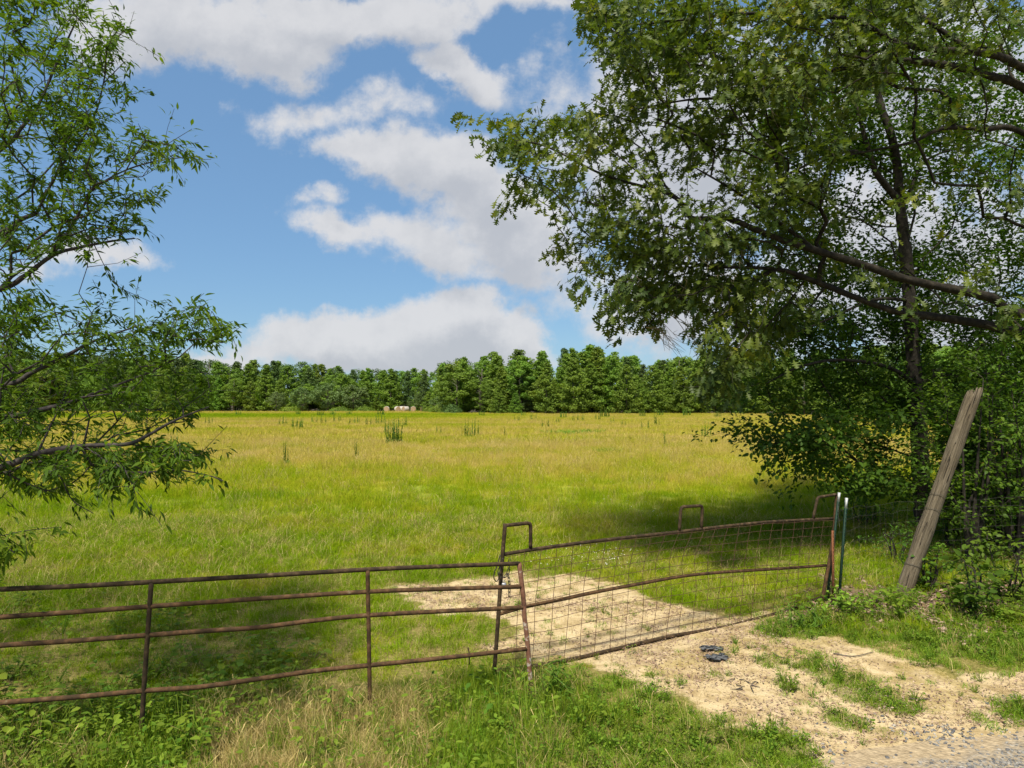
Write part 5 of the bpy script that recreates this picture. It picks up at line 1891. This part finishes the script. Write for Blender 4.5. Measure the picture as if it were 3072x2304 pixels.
def build_weeds():
    ms = [spike_mesh(301, 12, 1.0, 0.36, M['weed_leaf']), spike_mesh(302, 7, 1.0, 0.28, M['weed_leaf']), spike_mesh(303, 18, 1.0, 0.36, M['weed_leaf']), spike_mesh(304, 5, 1.0, 0.15, M['weed_leaf'])]
    L0 = 'upright dark green weed stems standing in the straw coloured field'
    LF = 'small upright weed clump far out in the field near the treeline'
    spots = [  # px, py, height m, mesh, label
        (1188, 1337, 1.75, 2, 'tallest dark clump of upright weeds in the middle of the field'),
        (527, 1352, 1.1, 1, 'weed stems in the field just right of the left tree leaves'),
        (861, 1398, 1.0, 3, 'single thin weed stem left of the white flowers in the field'),
        (1073, 1384, 0.9, 3, 'thin weed stem right of the white flowers in the field'),
        (890, 1292, 1.25, 2, 'bushy clump of upright weeds at the left end of the pale flower strip'),
        (1405, 1320, 1.5, 0, 'dark weed clump right of the tallest one, in the field'), (1427, 1312, 1.2, 1, L0), (1157, 1310, 1.2, 1, L0), (1318, 1308, 0.9, 1, L0),
        (2118, 1318, 1.3, 0, 'weed clump in the field close to the right trees'), (1516, 1312, .8, 3, L0), (1635, 1287, 1.0, 1, L0), (1935, 1293, 1.0, 1, L0), (1998, 1342, .9, 3, 'pale green single weed stem in the straw grass on the right'),
        (1970, 1283, 1.4, 3, L0), (1874, 1283, .8, 1, L0), (1839, 1276, .9, 1, L0), (852, 1281, 1.2, 0, L0), (1015, 1271, 1.2, 0, L0), (1065, 1277, 1.1, 1, L0), (1146, 1277, 1.4, 0, L0),
        (1110, 1281, 1.1, 1, L0), (1209, 1286, 1.2, 1, L0), (1046, 1280, .9, 3, L0), (974, 1277, 1.1, 1, L0), (942, 1272, 1.0, 1, L0), (630, 1277, 1.1, 0, L0), (1600, 1265, 1.1, 1, L0), (1552, 1268, 1.0, 1, L0), (1722, 1268, 1.1, 0, L0), (1789, 1265, 1.3, 1, L0), (1745, 1268, 1.0, 1, L0), (1670, 1275, .9, 1, L0),
        (1691, 1258, 1.2, 2, LF), (1816, 1256, 1.7, 2, 'dense dark weed bush standing before the treeline at the field edge right of centre'), (2062, 1252, 1.7, 2, 'rounded weed bush at the far field edge near the oak leaves'), (1447, 1252, 1.2, 2, LF),
        (997, 1250, 1.2, 2, LF), (893, 1247, 1.2, 2, LF), (1141, 1250, 1.4, 2, LF), (716, 1250, 1.2, 2, LF), (960, 1252, 1.3, 2, LF), (1050, 1249, 1.2, 2, LF), (2150, 1256, 1.2, 2, LF), (1925, 1254, 1.2, 2, LF), (1980, 1252, 1.2, 2, LF), (1570, 1252, 1.0, 2, LF),
    ]
    for (px, py, h, mi, lab) in spots:
        g = G(px, py)
        o = bpy.data.objects.new('tall_weed', ms[mi])
        COL.objects.link(o)
        o.location = (g[0], g[1], 0)
        w = h * (1.0 if g[1] < 60 else 1.5)
        o.scale = (w, w, h * 1.12)
        o.rotation_euler = (0, 0, random.uniform(0, 6.28))
        tag(o, lab, 'weed', 'upright weeds standing in the field')
    # two low clumps with a colour of their own
    def clump(px, py, rad, h, n, w, mat, name, label, sx=1.0):
        V, L, S = blades(n, rad, h * .4, h, w, .6, 311, .5)
        V[:, 0] *= sx
        g = G(px, py)
        me = mesh_from(name, V, L, S)
        me.materials.append(mat)
        o = bpy.data.objects.new(name, me)
        COL.objects.link(o)
        o.location = (g[0], g[1], 0)
        tag(o, label, 'plant')
    clump(1725, 1308, 1.0, .75, 420, .05, M['lime_leaf'], 'lime_plant', 'long low patch of lime green plants in the straw grass right of centre', 2.6)
    clump(1826, 1364, .55, .55, 340, .02, M['verge_grass'], 'grass_clump', 'dark green grass clump in the straw field right of centre', 1.4)


build_weeds()


# ------------------------------------------------------------------ the treeline across the field
def far_tree_meshes(kind, seed, H, R, n_leaf, mat, z0=0.10, size=0.42):
    """trunk and crown of a tree about 13 m tall: leaf clumps hung on whorls of branches"""
    rg = np.random.default_rng(seed)
    tb = MB()
    tb.tube([(0, 0, -.2), (rg.normal(0, .08), rg.normal(0, .08), H * .4), (rg.normal(0, .1), rg.normal(0, .1), H * .93)], [.17, .12, .03], 7)
    B, rad = [], []
    if kind == 'cone':
        nb = 78
        for i in range(nb):
            z = z0 + (0.985 - z0) * (i + rg.uniform(0, 1)) / nb
            env = R * (1 - z) ** 0.62 * (1.0 if z > .25 else 0.75 + z) * rg.uniform(.62, 1.12)
            a = i * 2.4 + rg.normal(0, .4)
            up = rg.uniform(0.05, 0.35)
            for t in (0.45, 0.72, 1.0):
                B.append((math.cos(a) * env * t, math.sin(a) * env * t, z * H + up * env * t))
                rad.append(0.45 + 0.55 * (1 - z) * (1.1 - .4 * t))
            if env > 0.8 and i % 3 == 0:
                tb.tube([(0, 0, z * H), (math.cos(a) * env * .9, math.sin(a) * env * .9, z * H + up * env * .9)], [.045, .012], 4, False)
        for q in range(6):
            B.append((rg.normal(0, .12), rg.normal(0, .12), H * (0.92 + .014 * q)))
            rad.append(.3)
    else:       # round headed
        nb = 60 if kind == 'round' else 46
        for i in range(nb):
            u = rg.normal(0, 1, 3)
            u /= np.linalg.norm(u)
            c = z0 + (1 - z0) * .55
            rr = rg.uniform(.45, 1.0) ** .6
            p = np.array([u[0] * R * rr, u[1] * R * rr, H * (c + u[2] * (1 - c) * rr * .93)])
            if kind == 'pine' and p[2] < H * .5:
                continue
            B.append(tuple(p))
            rad.append(rg.uniform(.5, .95) * R * .30)
            if i % 3 == 0:
                tb.tube([(0, 0, max(.1, p[2] - H * .18)), tuple(p)], [.06, .015], 4, False)
    B, rad = np.array(B), np.array(rad)
    w = rad ** 1.6
    pick = rg.choice(len(B), n_leaf, p=w / w.sum())
    u = rg.normal(0, 1, (n_leaf, 3))
    u /= np.linalg.norm(u, axis=1, keepdims=True)
    off = u * rad[pick][:, None] * rg.uniform(.55, 1.05, (n_leaf, 1)) * np.array([1, 1, .72])
    c = B[pick] + off
    nrm = u * .8 + rg.normal(0, .5, (n_leaf, 3)) + np.array([0, 0, .45])
    nrm /= np.linalg.norm(nrm, axis=1, keepdims=True)
    t = np.cross(nrm, rg.normal(0, 1, (n_leaf, 3)))
    t /= np.linalg.norm(t, axis=1, keepdims=True)
    b = np.cross(nrm, t)
    s = rg.uniform(.55, 1.15, (n_leaf, 1)) * size
    # a sprig: two crossed pointed leaflets sharing a base
    V = np.stack([c - t * s * .5, c + b * s * .20 - nrm * s * .05, c + t * s * .55 - nrm * s * .12, c - b * s * .20 - nrm * s * .05,
                  c - b * s * .48 + t * s * .1 - nrm * s * .1, c + b * s * .46 + t * s * .18 - nrm * s * .1], 1)
    base = np.arange(n_leaf)[:, None] * 6
    q = (base + np.array([[0, 1, 2, 3]])).ravel()
    t1 = (base + np.array([[0, 3, 4]])).ravel()
    t2 = (base + np.array([[0, 5, 1]])).ravel()
    loops = np.concatenate([q, t1, t2])
    sizes = np.concatenate([np.full(n_leaf, 4), np.full(2 * n_leaf, 3)])
    cm = mesh_from('crown', V.reshape(-1, 3), loops, sizes)
    cm.materials.append(mat)
    tm = tb.mesh('trunk')
    tm.materials.append(M['bark_far'])
    return tm, cm, H


def build_treeline():
    kinds = {
        'cone': [far_tree_meshes('cone', 401 + i, 13.0, 3.2 + .4 * (i % 3), 5200, M['far_leaf'], .02 + .03 * (i % 2), .46) for i in range(5)],
        'darkcone': [far_tree_meshes('cone', 421 + i, 13.0, 2.8, 4000, M['far_leaf_dark'], .18) for i in range(3)],
        'grey': [far_tree_meshes('round', 431 + i, 8.0, 3.6, 4500, M['far_leaf_grey'], .02) for i in range(3)],
        'bright': [far_tree_meshes('round', 451 + i, 12.5, 3.5 + .3 * i, 5500, M['far_leaf'], .03, .46) for i in range(3)],
        'round': [far_tree_meshes('round', 441 + i, 13.0, 4.8, 5500, M['far_leaf_dark'], .15) for i in range(2)],
    }
    rg = np.random.default_rng(12)

    def place(kind, px, d, h, name, label, cat, group=None, wide=1.0):
        tm, cm, H = kinds[kind][rg.integers(len(kinds[kind]))]
        p = U(px, 1203, d)
        s = h / H
        rt = empty(name, (p[0], d, 0), label, cat, group, rg.uniform(0, 6.28))
        rt.scale = (s * wide, s * wide, s)
        for nm, me in (('trunk', tm), ('crown', cm)):
            o = bpy.data.objects.new(nm, me)
            COL.objects.link(o)
            o.parent = rt
        return rt

    prof_x = [-400, 0, 250, 400, 480, 560, 640, 800, 900, 1000, 1100, 1200, 1300, 1345, 1420, 1500, 1600, 1700, 1790, 1880, 1930, 2000, 2080, 2200, 2400, 2700, 3100, 3600]
    prof_y = [1060, 1060, 1066, 1074, 1068, 1068, 1084, 1086, 1091, 1100, 1105, 1110, 1110, 1085, 1066, 1062, 1056, 1050, 1038, 1058, 1082, 1074, 1070, 1062, 1050, 1030, 1010, 1000]
    base_d = lambda px: np.interp(px, [-400, 1000, 1250, 1320, 1400, 2200, 2500, 3000, 3600], [196, 190, 186, 158, 152, 148, 125, 95, 80])

    def topz(px, d):
        return CAMZ + (1203 - np.interp(px, prof_x, prof_y)) / F * d * 1.04
    # --- trees one can point at
    SPECIAL = [
        ('cone', 1172, 190, 11.6, 'broad pyramidal green tree standing behind the leftmost hay bale', 1.25),
        ('cone', 1272, 189, 11.4, 'pointed green tree standing behind the rightmost hay bale', 1.05),
        ('round', 1366, 185, 14.3, 'dark dome shaped crown rising above the treeline right of the hay bales', 1.0),
        ('cone', 1495, 146, 5.9, 'short pale young tree at the foot of the treeline, left of a second young tree', 1.3),
        ('cone', 1547, 146, 4.6, 'smallest young tree at the foot of the treeline right of centre', 1.5),
        ('cone', 1640, 146, 11.0, 'bright slender front row tree towards the middle of the right treeline', 1.05),
        ('cone', 1720, 145, 11.8, 'full bright tree in front of the tallest tops of the treeline', 1.3),
        ('cone', 1792, 152, 14.6, 'tallest bright crown of the whole treeline', 1.2),
        ('cone', 1880, 145, 10.4, 'front row tree with a bare pale stem showing at its foot', 1.2),
        ('grey', 905, 182, 6.6, 'grey green bushy tree left of the round lime bush at the far edge', 1.0),
        ('grey', 985, 180, 7.6, 'large grey green bushy tree between the lime bush and the hay bales', 1.2),
        ('grey', 1060, 181, 7.2, 'grey green bushy tree just left of the broad pyramidal tree', 1.2),
        ('grey', 830, 182, 5.4, 'low grey green tree among trunks at the far left of the field edge', 1.1),
    ]
    for kd, px, d, h, lab, wd in SPECIAL:
        place(kd, px, d, h, 'tree', lab, 'tree', 'trees of the far treeline', wd)
    LABEL = {
        (0, 'l'): 'green pointed tree in the front row of the treeline left of the hay bales',
        (0, 'r'): 'green pointed tree in the front row of the treeline right of the hay bales',
        (0, 'f'): 'bright leafy tree seen far off beneath the branches of the right trees',
        (1, 'l'): 'treetop showing over the front row of the treeline left of the hay bales',
        (1, 'r'): 'treetop showing over the front row of the treeline right of the hay bales',
        (1, 'f'): 'pale treetop in the wood behind the right trees',
    }
    for row, (dd, step, f0, f1) in enumerate([(0, 4.4, .58, .92), (6, 4.6, .88, .97), (13, 5.0, .93, 1.02), (22, 6.0, .95, 1.03)]):
        px = -330.0
        while px < 3450:
            d = base_d(px) + dd + rg.uniform(-2.0, 2.0)
            side = 'l' if px < 1290 else ('r' if px < 2250 else 'f')
            h = topz(px, d) * rg.uniform(f0, f1)
            kd = 'cone' if rg.uniform() < .78 else 'bright'
            if row >= 1 and rg.uniform() < (.40 if side == 'l' else .22):
                kd = 'darkcone'
            if row >= 2 and side == 'l' and rg.uniform() < .3:
                kd = 'round'
            skip = row == 0 and ((1130 < px < 1300) or (800 < px < 1100 and rg.uniform() < .5))
            if not skip:
                place(kd, px + rg.normal(0, 6), d, h, 'tree', LABEL[(0 if row == 0 else 1, side)], 'tree', 'trees of the far treeline', rg.uniform(1.0, 1.5))
            px += step / d * F * rg.uniform(.75, 1.3)
    # dim understorey along the wood's edge
    for i in range(84):
        px = rg.uniform(-300, 3300)
        d = base_d(px) + rg.uniform(1.5, 6)
        side = 'l' if px < 1290 else ('r' if px < 2250 else 'f')
        place('grey' if rg.uniform() < .4 else 'cone', px, d, rg.uniform(3.0, 5.5), 'understorey_tree', 'low young tree filling the foot of the treeline between taller trunks', 'young tree', 'young growth at the foot of the treeline', rg.uniform(1.1, 1.7))

    # --- bushes at the field edge
    def bush(px, d, h, w, mat, label, name='bush', seed=1, group=None):
        r2 = np.random.default_rng(seed)
        n = 1500
        u = r2.normal(0, 1, (n, 3))
        u /= np.linalg.norm(u, axis=1, keepdims=True)
        u[:, 2] = np.abs(u[:, 2])
        lump = 1 + .22 * np.sin(u[:, 0] * 5 + seed) * np.cos(u[:, 1] * 4 + seed)
        c = u * np.array([w / 2, w / 2, h]) * (r2.uniform(.55, 1.0, (n, 1)) ** .5) * lump[:, None]
        nrm = u + r2.normal(0, .5, (n, 3))
        nrm /= np.linalg.norm(nrm, axis=1, keepdims=True)
        t = np.cross(nrm, r2.normal(0, 1, (n, 3)))
        t /= np.linalg.norm(t, axis=1, keepdims=True)
        b = np.cross(nrm, t)
        s = r2.uniform(.2, .42, (n, 1))
        V = np.stack([c - t * s * .5, c + b * s * .2, c + t * s * .5, c - b * s * .2], 1)
        me = mesh_from('foliage', V.reshape(-1, 3), np.arange(4 * n), np.full(n, 4))
        me.materials.append(mat)
        p = U(px, 1203, d)
        rt = empty(name, (p[0], d, 0), label, 'bush', group)
        o = bpy.data.objects.new('foliage', me)
        COL.objects.link(o)
        o.parent = rt
        sb = MB()
        for a in range(5):
            sb.tube([(0, 0, -.05), (math.cos(a * 1.26) * w * .3, math.sin(a * 1.26) * w * .3, h * .6)], [.04, .012], 5, False)
        sm = sb.mesh('stems')
        sm.materials.append(M['bark_far'])
        o = bpy.data.objects.new('stems', sm)
        COL.objects.link(o)
        o.parent = rt
    bush(872, 172, 1.65, 5.0, M['lime_leaf'], 'round lime green bush at the far left edge of the field', seed=3)
    bush(1020, 176, 1.5, 6.5, M['far_leaf'], 'low green bush at the field edge left of the hay bales', seed=4)
    bush(1092, 178, 1.5, 6.0, M['far_leaf'], 'low green bush close to the left of the leftmost hay bale', seed=5)
    bush(1282, 172, 1.3, 2.4, M['far_leaf'], 'small green shrub in front of the rightmost hay bale', seed=6)
    bush(1318, 160, 2.3, 6.5, M['far_leaf'], 'wide green shrub right of the hay bales where the treeline steps forward', seed=7)
    bush(1355, 152, 2.2, 5.0, M['far_leaf_dark'], 'dark green shrub where the right treeline begins', seed=8)


build_treeline()
